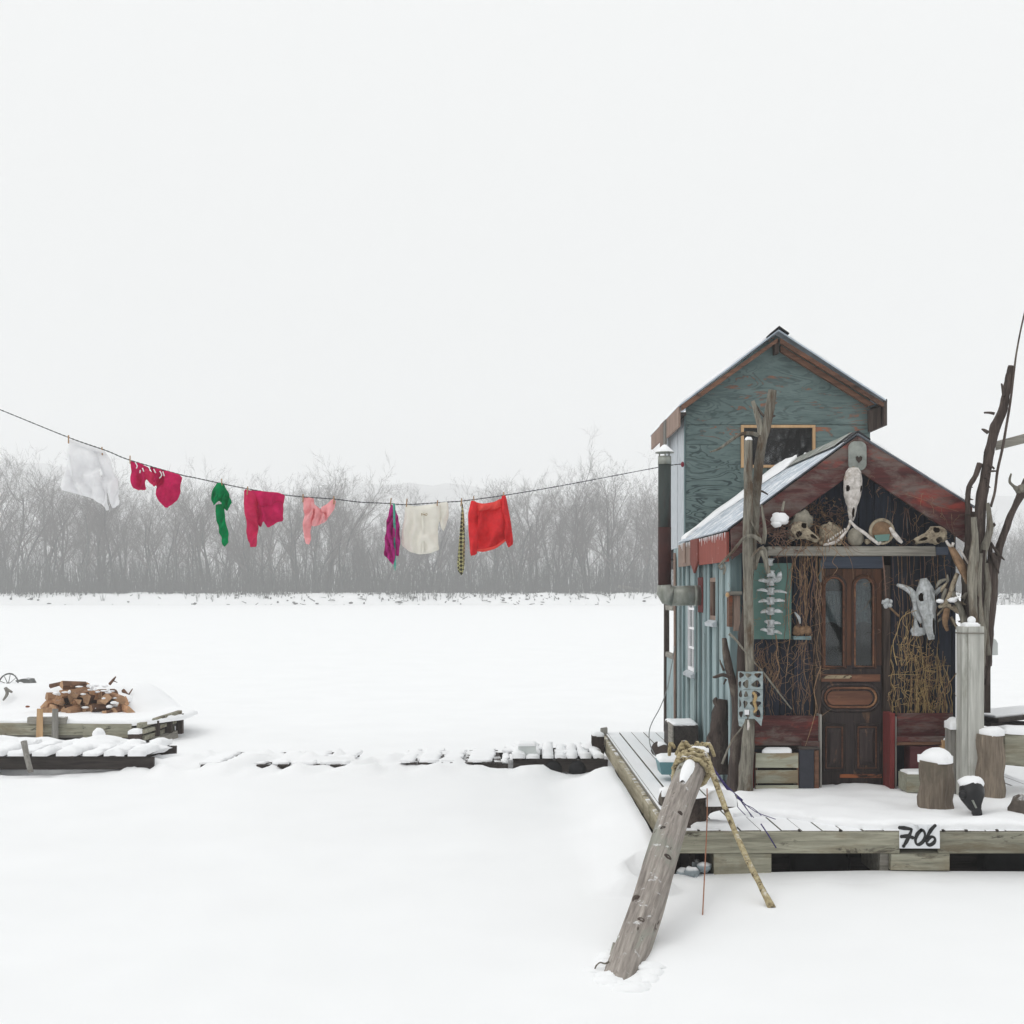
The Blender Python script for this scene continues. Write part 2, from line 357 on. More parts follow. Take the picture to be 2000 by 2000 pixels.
M['vinered'] = plain('dry_reddish_vine', lin(84, 64, 56), lin(138, 110, 96), 9, .9)
M['straw'] = plain('straw_vine', lin(122, 102, 70), lin(182, 156, 112), 30, .9, var=.2)
M['rope'] = plain('frayed_yellow_rope', lin(128, 112, 80, 1.1), lin(200, 188, 152, 1.1), 40, .95, bump=.9, c3=lin(92, 78, 56), m3=(.52, .6), s3=22, dust=.2)
M['purple'] = plain('purple_webbing', lin(46, 40, 80), lin(76, 66, 122), 20, .8)
M['line'] = plain('dark_clothesline', lin(70, 72, 74), lin(98, 100, 102), 60, .8)
M['wire'] = plain('grey_wire', lin(110, 112, 112), lin(140, 142, 142), 20, .7)
M['orangecord'] = plain('brown_cord', lin(150, 100, 78), lin(176, 124, 98), 20, .8)
M['pin'] = plain('wooden_clothespin', lin(150, 118, 88), lin(176, 144, 110), 20, .8)
M['redhook'] = plain('red_hook', lin(110, 24, 40), lin(130, 30, 48), 20, .5)
M['blackpaint'] = plain('black_brush_paint', (.012, .013, .014, 1), (.03, .03, .03, 1), 30, .6)
M['sign'] = plain('white_painted_board', lin(206, 208, 212, 1.1), lin(232, 234, 236, 1.1), 6, .6, c3=lin(176, 178, 180), m3=(.62, .7))
M['ice'] = plain('bare_river_ice', lin(96, 108, 112), lin(170, 180, 186), 5, .25, bump=.4, spec=.5, dust=.75)
M['mail'] = plain('pale_grey_enamel', lin(188, 194, 192, 1.1), lin(204, 208, 206, 1.1), 5, .5)
M['rust'] = plain('rusted_steel', lin(104, 62, 44, 1.1), lin(140, 88, 62, 1.1), 9, .85)
M['iron'] = plain('grey_iron', lin(88, 90, 88), lin(120, 122, 120), 9, .7, .3, dust=.2)
M['splitwood'] = plain('split_firewood', lin(126, 92, 68), lin(186, 144, 108, 1.1), 14, .9, bump=.4, var=.28, k=(1, .25, 1), dust=.1)
M['endgrain'] = plain('firewood_end_grain', lin(146, 114, 88), lin(190, 154, 120), 22, .9, bump=.3, var=.2)
M['splitdark'] = plain('dark_split_firewood', lin(62, 46, 38), lin(120, 86, 64), 14, .9, bump=.4, var=.25, k=(1, .25, 1))
M['brush'] = plain('grey_brush', (.055, .06, .054, 1), (.095, .098, .09, 1), 3, .95, bump=0)
M['bark'] = plain('grey_tree_bark', (.045, .05, .046, 1), (.085, .09, .085, 1), 3, .95, bump=0, var=.25)
M['twig'] = plain('fine_tree_twigs', (.1, .09, .087, 1), (.155, .137, .133, 1), 3, .95, bump=0, var=.15)
M['lace'] = plain('grey_lace_curtain', lin(84, 92, 92), lin(140, 148, 146), 60, .95, bump=.2)
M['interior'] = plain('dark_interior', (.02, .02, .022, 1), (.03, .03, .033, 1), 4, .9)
def glassmat(name, refl=.16, tint=(.75, .8, .82, 1)):
    t = NT(name); tr = t.n('ShaderNodeBsdfTransparent'); tr.inputs[0].default_value = tint
    gl = t.n('ShaderNodeBsdfGlossy'); gl.inputs[1].default_value = .02; lw = t.n('ShaderNodeFresnel'); lw.inputs[0].default_value = 1.5
    mp = t.n('ShaderNodeMath', operation='ADD'); mp.inputs[1].default_value = refl-.04; t.l(lw.outputs[0], mp.inputs[0])
    ms = t.n('ShaderNodeMixShader'); t.l(mp.outputs[0], ms.inputs[0]); t.l(tr.outputs[0], ms.inputs[1]); t.l(gl.outputs[0], ms.inputs[2])
    t.l(ms.outputs[0], t.out.inputs[0]); return t.m
M['glass'] = glassmat('window_glass', .05); M['glassup'] = glassmat('upper_window_glass', .17)
def plywood(nm, gain, fr, rust):
    t = NT(nm); v = t.coord((.55, 1, 1.9), True)
    w = t.n('ShaderNodeTexNoise'); w.inputs['Scale'].default_value = fr; w.inputs['Detail'].default_value = 3; w.inputs['Roughness'].default_value = .45; w.inputs['Distortion'].default_value = .9
    t.l(v, w.inputs['Vector'])
    ml = t.n('ShaderNodeMath', operation='MULTIPLY'); ml.inputs[1].default_value = 62.; t.l(w.outputs['Fac'], ml.inputs[0])
    si = t.n('ShaderNodeMath', operation='SINE'); t.l(ml.outputs[0], si.inputs[0])
    gro = t.ramp(si.outputs[0], [(.0, 0.), (.35, .0), (.8, 1.)])
    pm = t.ramp(t.noise(t.coord((.6, 1, 1.2)), 1.9, 5, .6), [(.36, 0.), (.56, gain)])
    g = t.mix(1, gro, pm, 'MULTIPLY')
    base = t.ramp(t.noise(t.coord((.4, 1, 1.5)), 7, 8, .7), [(.3, lin(76, 92, 91, 1.1)), (.7, lin(106, 122, 120, 1.1))])
    col = t.mix(g, base, lin(40, 52, 54, 1.0))
    wr = t.mix(1, t.ramp(t.noise(t.coord((.5, 1, 1.6)), 2.6, 8, .7), [(rust, 0.), (rust+.08, .8)]), gro, 'MULTIPLY')
    col = t.mix(wr, col, lin(140, 88, 64, 1.2)); col = t.vary(col, .06)
    t.l(col, t.b.inputs['Base Color']); t.bump(t.mix(1, (1, 1, 1, 1), g, 'SUBTRACT'), .4, .006); t.b.inputs['Roughness'].default_value = .7
    return t.m
M['ply'] = plywood('teal_plywood', .8, 3.4, .6); M['plytop'] = plywood('faded_teal_plywood', .42, 2.8, .53)
M['c_white'] = clothmat('white_cotton', (.95, .95, .955, 1), (.9, .9, .91, 1), .42)
M['c_cream'] = clothmat('cream_cotton', (.92, .9, .84, 1), (.85, .83, .77, 1), .38)
M['c_mag'] = clothmat('magenta_fleece', lin(202, 42, 98, 1.25), lin(168, 30, 78, 1.25), .3)
M['c_rose'] = clothmat('raspberry_jersey', lin(214, 58, 102, 1.2), lin(182, 44, 84, 1.2), .3)
M['c_green'] = clothmat('green_jersey', lin(0, 140, 80, 1.2), lin(4, 104, 60, 1.2), .25)
M['c_pink'] = clothmat('pink_print_fleece', lin(244, 190, 192, 1.1), lin(222, 148, 150, 1.1), .3, 40)
M['c_purple'] = clothmat('fuchsia_satin', lin(204, 62, 150, 1.2), lin(150, 34, 108, 1.2), .25)
M['c_teal'] = clothmat('mint_ribbon', lin(118, 190, 172, 1.1), lin(40, 128, 112, 1.1), .2)
M['c_coral'] = clothmat('coral_knit_trim', lin(236, 92, 84, 1.15), lin(214, 70, 66, 1.15), .25)
M['c_red'] = clothmat('red_shirt_cotton', lin(228, 58, 62, 1.15), lin(200, 48, 54, 1.15), .25)
def tiemat():
    t = NT('patterned_olive_tie'); ck = t.n('ShaderNodeTexChecker'); ck.inputs['Scale'].default_value = 1
    mp = t.n('ShaderNodeMapping'); mp.inputs['Rotation'].default_value = (0, .785, 0); mp.inputs['Scale'].default_value = (34, .01, 34)
    tc = t.n('ShaderNodeTexCoord'); t.l(tc.outputs['Object'], mp.inputs[0]); t.l(mp.outputs[0], ck.inputs[0])
    ck.inputs[1].default_value = lin(58, 56, 44); ck.inputs[2].default_value = lin(168, 164, 118); t.l(ck.outputs[0], t.b.inputs[0]); return t.m
M['c_tie'] = tiemat()
# ------------------------------------------------------------------ the frozen river, far bank, bluff, haze
ZD = .33; YF, YB = 9.26, 15.75; XL, XR = 1.232, 4.75     # deck top, front, back, left and right edge
def ground_h(x, y):
    if y > 190: return -.02
    h = .085*noise.noise(V((x*.16, y*.12, 0)))+.03*noise.noise(V((x*.5, y*.4, 3)))+.009*noise.noise(V((x*2.1, y*1.3, 5)))
    k = smooth((60-y)/40); h *= k
    if y < 30 and abs(x) < 14:
        # drift banked along the deck, scoured groove just beside it, hollow under it
        dx = XL-.1-x; dy = YF-.02-y
        if dx > 0 and YF-.6 < y < YB+.3: h += .2*math.exp(-(dx/.42)**2)*smooth((14.1-y)/.9)-.03*math.exp(-((dx-.5)/.22)**2)+(.02*noise.noise(V((x*5, y*1.1, 8)))+.012*noise.noise(V((x*11, y*2.3, 18))))*math.exp(-(dx/.8)**2)
        if dy > 0 and x > XL-.3: k = math.exp(-(dy/.5)**2); h = lerp(h, -.005+.06*noise.noise(V((x*2.2, 2, 1))), k)
        if dx <= 0 and dy <= 0 and y < YB and x < XR: h -= .28*smooth((-dy)/.25)*smooth((-dx)/.1)
        # small drift where the mooring log goes into the snow
        h += .03*math.exp(-(((x-.75)/.3)**2+((y-7.3)/.25)**2))
        # buried walkway
        if -9 < x < 1.1:
            a = smooth((x+4.9)/.9)*smooth((.05-x)/.5); b = math.exp(-((y-14.85)/.62)**4)
            h += a*b*(.1+.13*noise.noise(V((x*2.2, y*2.2, 12)))+.1*noise.noise(V((x*6.5, y*4, 2))))
            a = smooth((x+4.0)/.3)*smooth((.9-x)/.4); b = math.exp(-((y-14.22)/.22)**2)
            h += a*b*max(0, .05+.13*noise.noise(V((x*1.7, 0, 44)))+.07*noise.noise(V((x*5.5, y*3, 45))))
            a = smooth((-4.1-x)/.7); b = math.exp(-((y-15.95)/.5)**2)
            h += a*b*(.22+.13*noise.noise(V((x*2.3, y*3, 31))))
            a = smooth((-4.4-x)/.5); b = math.exp(-((y-14.05)/.3)**2); h += a*b*(.03+.06*noise.noise(V((x*4, y*3, 41))))
        if x < -4.6 and y > 16.6: h += .22*smooth((-4.9-x)/.6)*smooth((y-18.6)/.8)*math.exp(-((y-19.4)/1.6)**2)
    return h
def axis_vals(a, b, st, lo, hi, g=1.12):
    v = []; x = a
    while x <= b+1e-6: v.append(x); x += st
    s = st; x = v[-1]
    while x < hi: s *= g; x += s; v.append(min(x, hi))
    s = st; x = a; pre = []
    while x > lo: s *= g; x -= s; pre.append(max(x, lo))
    return pre[::-1]+v
xs = axis_vals(-9, 6.5, .085, -1500, 1500); ys = axis_vals(5.5, 20.5, .085, -400, 1450)
mb = MB(); nx = len(xs)
mb.add([(x, y, ground_h(x, y)) for y in ys for x in xs], [(j*nx+i, j*nx+i+1, (j+1)*nx+i+1, (j+1)*nx+i) for j in range(len(ys)-1) for i in range(nx-1)], True)
o = struct(mb.build('frozen_river', M['snow']))

# far bank: a low snowy rise with the wood on it
def bank_h(x, y):
    e = 197+3.0*noise.noise(V((x*.03, 0, 7)))+1.6*noise.noise(V((x*.12, 1, 7)))
    return -.3+2.0*smooth((y-e)/3.2)+.4*smooth((y-e-4)/30)+.35*noise.noise(V((x*.22, y*.3, 2)))*smooth((y-e+1)/3)
mb = MB(); bx = [-210+420*i/330 for i in range(331)]; by = [193+.55*i for i in range(24)]+[208+6*i for i in range(1, 22)]
mb.add([(x, y, bank_h(x, y)) for y in by for x in bx], [(j*331+i, j*331+i+1, (j+1)*331+i+1, (j+1)*331+i) for j in range(len(by)-1) for i in range(330)], True)
struct(mb.build('far_bank', M['snow']))
# distant bluffs, half lost in the snowfall
M['bluff'] = plain('wooded_bluff', (.10, .095, .095, 1), (.24, .235, .235, 1), .03, .95, bump=0)
def bluff_h(x): return 92+8*noise.noise(V((x*.0022, 0, 4)))+13*math.exp(-((x+105)/95)**4)+34*math.exp(-((x+470)/120)**2)+2*noise.noise(V((x*.012, 0, 9)))
mb = MB(); n = 160
cols = [-900+1800*i/n for i in range(n+1)]
rows = [(1080, 0), (1110, .45), (1150, .8), (1200, 1), (1290, .96), (1360, .6)]
mb.add([(x, y+25*noise.noise(V((x*.006, y, 1))), -1+bluff_h(x)*k*(1+.03*noise.noise(V((x*.05, y, 3))))) for y, k in rows for x in cols], [(j*(n+1)+i, j*(n+1)+i+1, (j+1)*(n+1)+i+1, (j+1)*(n+1)+i) for j in range(len(rows)-1) for i in range(n)], True)
struct(mb.build('hills', M['bluff']))

hz = MB(); hz.box(-1520, 1520, -420, 1470, -2.2, 150)
hm = bpy.data.materials.new('snowy_air'); hm.use_nodes = True; t = hm.node_tree; t.nodes.clear()
ho = t.nodes.new('ShaderNodeOutputMaterial'); pv = t.nodes.new('ShaderNodeVolumePrincipled')
pv.inputs['Color'].default_value = (.985, .99, .995, 1); pv.inputs['Density'].default_value = .0016; pv.inputs['Anisotropy'].default_value = 0
t.links.new(pv.outputs[0], ho.inputs['Volume'])
hz.build('haze', hm, kind='stuff')

# ------------------------------------------------------------------ trees
def make_tree(seed, H, spread=1.0, lean=0.0):
    """returns trunk and crown builders, standing at the origin"""
    r = random.Random(seed); tr, cr = MB(), MB()
    def rv(s): return V((r.gauss(0, s), r.gauss(0, s), r.gauss(0, s*.5)))
    def grow(p, d, L, rad, lev):
        seg = 4 if lev < 2 else 3; pts, rs = [p.copy()], [rad]
        q = p.copy(); dd = d.copy()
        for i in range(seg):
            dd = (dd+rv(.17 if lev < 2 else .24)+V((0, 0, .10 if lev else .02))).normalized(); q = q+dd*L/seg
            pts.append(q.copy()); rs.append(rad*(1-.62*(i+1)/seg))
        (tr if lev == 0 else cr).tube(pts, rs, 5 if lev < 2 else 3, caps=False)
        if lev >= 4: return
        nb = (r.randint(6, 9), r.randint(4, 6), r.randint(5, 6), r.randint(5, 6))[lev]
        for i in range(nb):
            t = (lerp(.32, 1., (i+r.random())/nb) if lev == 0 else lerp(.22, 1., (i+r.random())/nb))
            k = min(seg-1, int(t*seg)); f = t*seg-k; b = pts[k].lerp(pts[k+1], f); rb = lerp(rs[k], rs[k+1], f)
            az = r.uniform(0, 2*PI); an = r.uniform(.35, .75)*spread if lev < 2 else r.uniform(.4, .95)
            ax = (pts[k+1]-pts[k]).normalized(); o = ax.orthogonal().normalized(); o = Matrix.Rotation(az, 3, ax) @ o
            nd = (ax*math.cos(an)+o*math.sin(an)).normalized()
            grow(b, nd, L*r.uniform(.4, .62)*(1 if lev else .95), max(.011, rb*r.uniform(.5, .72)), lev+1)
    grow(V((0, 0, -.4)), V((lean, 0, 1)).normalized(), H*.66, H*.0125, 0)
    if r.random() < .45: grow(V((r.uniform(-.3, .3), .1, -.4)), V((r.choice((-1, 1))*r.uniform(.12, .3), r.uniform(-.1, .1), 1)).normalized(), H*.55, H*.0095, 0)
    return tr, cr
protos = []
for i in range(11):
    tr, cr = make_tree(100+i, R.uniform(17, 21), R.uniform(.9, 1.4), R.uniform(-.14, .14))
    def me(b, n, m):
        d = bpy.data.meshes.new(n); d.from_pydata(b.v, [], b.f); d.polygons.foreach_set('use_smooth', b.sm); d.materials.append(m); return d
    protos.append((me(tr, 'trunk', M['bark']), me(cr, 'crown', M['twig'])))
LINE = [(0, 800), (134.6, 854.5), (207, 880), (254.6, 899), (352, 927), (380, 933), (477, 953.5), (566, 968), (655, 975), (700, 980.4), (762, 983.5), (793, 985.6), (876, 980.4), (907, 978), (988, 967), (1100, 948), (1285, 913), (1333, 906)]
GARM = [(0, 'left of the white trousers'), (178, 'behind the white trousers'), (304, 'behind the magenta shorts'), (435, 'behind the green top'), (515, 'behind the raspberry trousers'), (623, 'behind the pink print trousers'), (766, 'behind the fuchsia scarf'), (825, 'behind the cream blouse'), (900, 'behind the olive tie'), (958, 'behind the red shirt'), (1120, 'between the red shirt and the stovepipe'), (1950, 'right of the cabin')]
tr_r = random.Random(5)
def plant(x, y, sc, row):
    tm, cm = tr_r.choice(protos); px = CX+x*F/y if y > 0 else -500
    g = min(GARM, key=lambda q: abs(q[0]-px))[1]
    lab = {0: 'tall bare grey tree fronting the far wood, ', 1: 'bare grey tree mid-depth in the far wood, ', 2: 'paler hazy bare tree deep in the far wood, '}[row]+g
    e = thing('bare_tree', lab, 'tree', (x, y, bank_h(x, y)-.1), 'bare trees '+{0: 'front row', 1: 'middle row', 2: 'back row'}[row]+' '+g)
    e.rotation_euler.z = tr_r.uniform(0, 6.28); e.scale = (sc, sc, sc*tr_r.uniform(.92, 1.1))
    for n, d in (('trunk', tm), ('crown', cm)):
        c = bpy.data.objects.new(n, d); SC.collection.objects.link(c); c.parent = e
SKY = [(-60, 905), (50, 898), (130, 904), (250, 935), (350, 915), (420, 922), (500, 905), (620, 900), (700, 942), (780, 962), (860, 962), (950, 930), (1080, 912), (1180, 904), (1260, 930), (1400, 940), (1880, 960), (1960, 975), (2100, 985)]
def envelope(px):                                     # how high the wood's skyline runs above each stretch of bank
    for (a, u), (b, v) in zip(SKY, SKY[1:]):
        if a <= px <= b: return (CY-lerp(u, v, (px-a)/(b-a)))*205/F/18.2
    return 1.0
for row, (y0, y1, n) in enumerate(((201, 208, 44), (209, 222, 60), (223, 252, 72))):
    w = (86, 94, 104)[row]
    for i in range(n):
        x = -w+2*w*(i+tr_r.uniform(.1, .9))/n; y = tr_r.uniform(y0, y1)
        px = CX+x*F/y
        if 1420 < px < 1850 or px < -60 or px > 2080: continue
        plant(x, y, envelope(px)*(y/205.)**.6*(tr_r.uniform(.6, .95) if tr_r.random() < .6 else tr_r.uniform(.95, 1.08)), row)
# undergrowth and saplings that read as one grey mass
mb = MB(); ur = random.Random(3)
for i in range(15500):
    y = 199.5+46*ur.random()**1.3; x = ur.uniform(-.42, .44)*y*1.02; px = CX+x*F/y
    if 1400 < px < 1860: continue
    h = ur.uniform(1.2, 9.5)*ur.uniform(.5, 1)*(1.15 if y > 206 else .5); z = bank_h(x, y)-.1; r = ur.uniform(.02, .055); lx = ur.gauss(0, .13)*h; ly = ur.gauss(0, .1)*h
    b = V((x, y, z)); m = b+V((lx*.4+ur.gauss(0, .1), ly*.4, h*.5)); tp = b+V((lx, ly, h))
    mb.tube([b, m, tp], [r, r*.7, r*.25], 3, caps=False)
    for k in range(3):
        s = b.lerp(tp, ur.uniform(.3, .9)); mb.tube([s, s+V((ur.gauss(0, .22)*h*.5, ur.gauss(0, .1)*h, ur.uniform(.12, .3)*h))], [r*.5, r*.2], 3, caps=False)
tag(mb.build('undergrowth', M['brush'], kind='stuff'), 'dense grey undergrowth and saplings filling the far bank wood', 'undergrowth')
# driftwood and stones along the water's edge
mb = MB()
for i in range(420):
    x = ur.uniform(-84, 84); px = CX+x*F/199
    if px < 380 and ur.random() < .75: continue
    if 1400 < px < 1870: continue
    y = 197+3.0*noise.noise(V((x*.03, 0, 7)))+1.6*noise.noise(V((x*.12, 1, 7)))+ur.uniform(-.2, 3.2); z = bank_h(x, y)
    if ur.random() < .6:
        a = ur.uniform(0, 6.28); L = ur.uniform(.3, 1.3); d = V((math.cos(a)*L, math.sin(a)*L*.5, ur.uniform(-.05, .35)*L))
        mb.tube([V((x, y, z)), V((x, y, z+.1))+d], [ur.uniform(.05, .12), .04], 4)
    else: mb.blob((x, y, z), (ur.uniform(.1, .4), .25, ur.uniform(.08, .22)), .3, i, 7, 5)
for i in range(420):
    x = ur.uniform(-84, 84); px = CX+x*F/199
    if 1400 < px < 1870: continue
    y = 198.4+3.0*noise.noise(V((x*.03, 0, 7)))+1.6*noise.noise(V((x*.12, 1, 7)))+ur.uniform(0, 3); z = bank_h(x, y)-.05
    for k in range(4): mb.tube([V((x, y, z)), V((x+ur.gauss(0, .25), y, z+ur.uniform(.3, 1.5)))], [.025, .01], 3, caps=False)
tag(mb.build('shore_debris', M['bark'], kind='stuff'), 'dark driftwood and stones strewn along the far snowy shore', 'driftwood')
mb = MB(); a = P(1208, 1149, 203); b = P(1256, 1153, 204)
mb.tube([a+V((0, 0, .3)), a.lerp(b, .5)+V((0, 0, .15)), b], [.28, .24, .15], 7, .1)
tag(mb.build('fallen_trunk', M['grey_x']), 'pale fallen trunk lying on the far bank left of the stovepipe', 'fallen trunk')
# trees of the near bank, behind the photographer: the upper window mirrors them
for i in range(16):
    x = (-14+28*(i+tr_r.random()*.8)/9) if i < 9 else tr_r.uniform(4, 15); y = -tr_r.uniform(16, 26); tm, cm = tr_r.choice(protos)
    e = thing('bare_tree', 'bare tree of the near bank seen only mirrored in the upper cabin window', 'tree', (x, y, -.1), 'near bank trees mirrored in the window')
    e.rotation_euler.z = tr_r.uniform(0, 6.28); e.scale = (.8, .8, .8)
    for n, d in (('trunk', tm), ('crown', cm)):
        c = bpy.data.objects.new(n, d); SC.collection.objects.link(c); c.parent = e
# ------------------------------------------------------------------ floating deck
deck = thing('floating_deck', 'weathered plank deck of the houseboat, lightly snowed over, numbered 706', 'deck', ((XL+XR)/2, (YF+YB)/2, -.1))
x = XL+.03; i = 0; pw = .139
while x < XR:
    x1 = min(x+pw, XR); y0 = YF+.002+R.uniform(0, .004); dz = R.uniform(-.003, .003)
    MB().box(x, x1, y0, YB+R.uniform(-.02, .02), ZD-.035+dz, ZD+dz, .002).build('plank', M['deckplank'], deck, .004)
    x = x1+(.009 if i else .016); i += 1
MB().box(XL, XL+.022, YF-.01, YB, ZD-.036, ZD+.004, .002).build('edge_board', M['deckplank'], deck)
# rim beams: front in two lengths left and right of the number board, side in two lengths with a gap
def fx(px): return (px-CX)*YF/F
tilt = .0
for a, b in ((fx(1316), fx(1754)), (fx(1829), XR)):
    MB().box(a, b, YF-.045, YF-.006, ZD-.158, ZD-.006, .002).build('front_beam', M['beam'], deck, .006)
for a, b in ((YF-.045, 10.93), (11.02, 13.4), (13.42, YB)):
    MB().box(XL-.045, XL-.002, a, b, ZD-.185, ZD-.02, .003).build('side_beam', M['beamside'], deck, .006)
MB().box(XL-.002, XL+.1, 10.9, 11.05, ZD-.21, ZD-.05).build('dark_slot_fill', M['dark_z'], deck)  # dark block added behind the gap so the slot stays dark
for px, dz in ((1840, 0), (1885, 0), (1640, 0), (1560, 0), (1945, 0)):   # nail and splinter ends at the plank edge
    MB().box(fx(px)-.008, fx(px)+.008, YF-.03, YF-.01, ZD-.004, ZD+.012, .003).build('splinter', M['dark_x'], deck)
# float timbers below the front beam and black drums added behind to darken the void
for a, b, t0, t1 in ((1393, 1506, 1662, 1706), (1738, 1852, 1655, 1694)):
    p = P(a, t0, YF); q = P(b, t1, YF)
    MB().box(p.x, q.x, YF-.03, YF+.5, q.z-.02, ZD-.16, .004).build('float_timber', M['beam'], deck, .006)
MB().box(P(1720, 0, YF).x, P(1738, 0, YF).x-.004, YF+.02, YF+.5, ZD-.34, ZD-.16, .004).build('float_timber', M['grey_x'], deck)
for k in range(5):
    cx = XL+.45+k*.72
    b = MB(); b.lathe([(.20, 0), (.225, .03), (.225, .3), (.235, .32), (.225, .34), (.225, .6), (.235, .62), (.225, .64), (.225, .9), (.2, .93)], (cx, YF+.42, -.02), 18, (0, 1, 0))
    b.build('void_fill_drum', M['black'], deck)
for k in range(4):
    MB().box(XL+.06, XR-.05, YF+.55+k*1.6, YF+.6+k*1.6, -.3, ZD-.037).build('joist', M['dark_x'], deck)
MB().box(XL+.12, XL+.16, YF+.1, YB-.1, -.3, ZD-.037).build('dark_skirt', M['dark_y'], deck)  # added board closing the open side to keep the underside dark
# number board with hand-brushed figures
p = P(1752, 1608, YF); q = P(1830, 1654, YF)
sg = MB().box(p.x, q.x, YF-.062, YF-.047, q.z, p.z, .002).build('number_board', M['sign'], deck, .002)
sg['label'] = 'white board with hand-painted black number 706'
def zpx(zx, zy): return 1600+zx*400/1932, 1300+zy*400/1932
strokes = {'digit_seven': [[(758, 1528), (800, 1532), (862, 1542), (870, 1552), (850, 1600), (822, 1660), (796, 1702)], [(775, 1612), (830, 1608), (880, 1622)]],
           'digit_zero': [[(960, 1552), (925, 1590), (908, 1640), (915, 1680), (945, 1685), (985, 1650), (998, 1600), (985, 1560), (960, 1552)]],
           'digit_six': [[(1090, 1510), (1050, 1555), (1018, 1620), (1012, 1670), (1040, 1692), (1080, 1670), (1092, 1635), (1070, 1615), (1040, 1622), (1018, 1650)]]}
for nm, ss in strokes.items():
    b = MB()
    for s_ in ss:
        pts = []
        for a in s_: w = P(*zpx(*a), YF-.062); pts.append(V((w.x, YF-.0635, w.z)))
        n = len(pts); rr = [.0155*(.85+.3*math.sin(i*1.7)) for i in range(n)]
        pp, rr = catmull(pts, rr, 5)
        left, right = [], []
        for i in range(len(pp)):
            t = (pp[min(i+1, len(pp)-1)]-pp[max(i-1, 0)]).normalized(); s = V((-t.z, 0, t.x))
            left.append(pp[i]+s*rr[i]*.85); right.append(pp[i]-s*rr[i]*.85)
        m = len(pp); dy = V((0, -.0012*(1+ss.index(s_)), 0))
        b.add([q+dy for q in left]+[q+dy for q in right], [(i, i+1, m+i+1, m+i) for i in range(m-1)])
        for e in (pp[0], pp[-1]):
            b.add([e+dy*1.15+V((math.cos(k*PI/6)*.013, 0, math.sin(k*PI/6)*.013)) for k in range(12)], [tuple(range(12))])
    b.build(nm, M['blackpaint'], sg)
# snow lying deep on the porch, thinning out over the front-left planks
def front_edge(x):
    return YF+.03+.55*smooth((2.75-x)/.8)+.1*noise.noise(V((x*3, 1, 1)))*smooth((3.3-x)/.6)
poly = []
for k in range(15): xx = lerp(1.75, XR-.03, k/14); poly.append((xx, front_edge(xx)))
poly += [(XR-.03, 11.15), (2.05, 11.15), (1.9, 10.6), (1.74, 10.2)]
def th(x, y): return ZD+.0
b = MB(); b.snowcap(poly, ZD, .055, .02, .55, 3, .055); b.build('snow_cover', M['snowcap'], deck)
b = MB(); b.snowcap([(1.36, YF+.06), (1.5, YF+.04), (1.64, YF+.05), (1.72, YF+.16), (1.58, YF+.27), (1.42, YF+.24)], ZD, .04, .02, .4, 5, .035); b.build('snow_cover', M['snowcap'], deck)
b = MB(); b.snowcap([(1.66, 11.3), (1.97, 10.9), (1.98, 13.2), (1.8, 13.4)], ZD, .04, .02, .5, 8, .05); b.build('snow_cover', M['snowcap'], deck)
# frozen spray of clear ice under the corner
b = MB()
for k in range(7):
    q = P(1345+R.uniform(-14, 34), 1690+R.uniform(-8, 16), YF+.05); b.blob((q.x, q.y+R.uniform(-.1, .1), q.z-.03), (R.uniform(.03, .06), .05, R.uniform(.03, .055)), .4, k, 9, 6)
tag(b.build('ice_lump', M['ice'], None), 'grey frozen spray of ice under the deck corner behind the leaning log', 'ice')

# ------------------------------------------------------------------ plank walkway to the raft (old pallets, mostly buried)
def walkway(name_lab, x0, x1, z, ns, cover, seed, pads=False):
    r = random.Random(seed)
    e = thing('pallet_walkway', name_lab, 'walkway', ((x0+x1)/2, 14.9, 0), 'pallet walkway sections')
    for y in (14.42, 15.42):
        MB().box(x0, x1, y-.03, y+.03, z-.16, z-.022, .006).build('stringer', M['dark_x'], e)
    st = (x1-x0)/ns; snow = MB()
    for k in range(ns):
        a = x0+k*st+r.uniform(0, .05); w = st*r.uniform(.42, .72); sk = r.uniform(-.06, .06)
        MB().hexa([(a, 14.36, z-.02), (a+w, 14.36, z-.02), (a+w+sk, 15.48, z-.02), (a+sk, 15.48, z-.02), (a, 14.36, z), (a+w, 14.36, z), (a+w+sk, 15.48, z), (a+sk, 15.48, z)]).build('slat', M['dark_y'], e)
        if not pads and r.random() < cover:
            snow.snowcap([(a-.015, 14.35), (a+w+.02, 14.35), (a+w+sk+.02, 15.49), (a+sk-.015, 15.49)], z, r.uniform(.035, .09), .03, .7, seed+k, .05)
    if pads:                                          # broad wind-packed pads with dark slots between them
        q = x0-.02
        while q < x1:
            w = r.uniform(.14, .5); g = r.uniform(.03, .1); ya = 14.34+r.uniform(0, .06); yb_ = 15.5-r.uniform(0, .25); s1 = r.uniform(-.05, .05)
            snow.snowcap([(q, ya), (min(x1, q+w), ya+r.uniform(-.02, .03)), (min(x1, q+w)+s1, yb_), (q+s1, yb_)], z, r.uniform(.014, .032), .03, .5, seed+q, .05); q += w+g
    for k in range(0 if pads else int((x1-x0)*2.6)):
        q = r.uniform(x0+.1, x1-.1); snow.blob((q, r.uniform(14.5, 15.3), z+.0), (r.uniform(.12, .32), r.uniform(.15, .35), r.uniform(.05, .1)), .3, seed*9+k, 16, 9, 1.5)
    if snow.v: snow.build('snow_cover', M['snowcap'], e)
    return e
walkway('dark snow-capped pallet walkway joining the houseboat deck at its rear corner', 0.1, 1.16, .19, 7, .95, 1)
walkway('half-buried pallet walkway, second section left from the deck', -1.15, .04, .14, 7, .85, 2, True)
walkway('nearly buried pallet walkway showing only dark holes in the open snow', -3.42, -1.75, .115, 8, .8, 3, True)
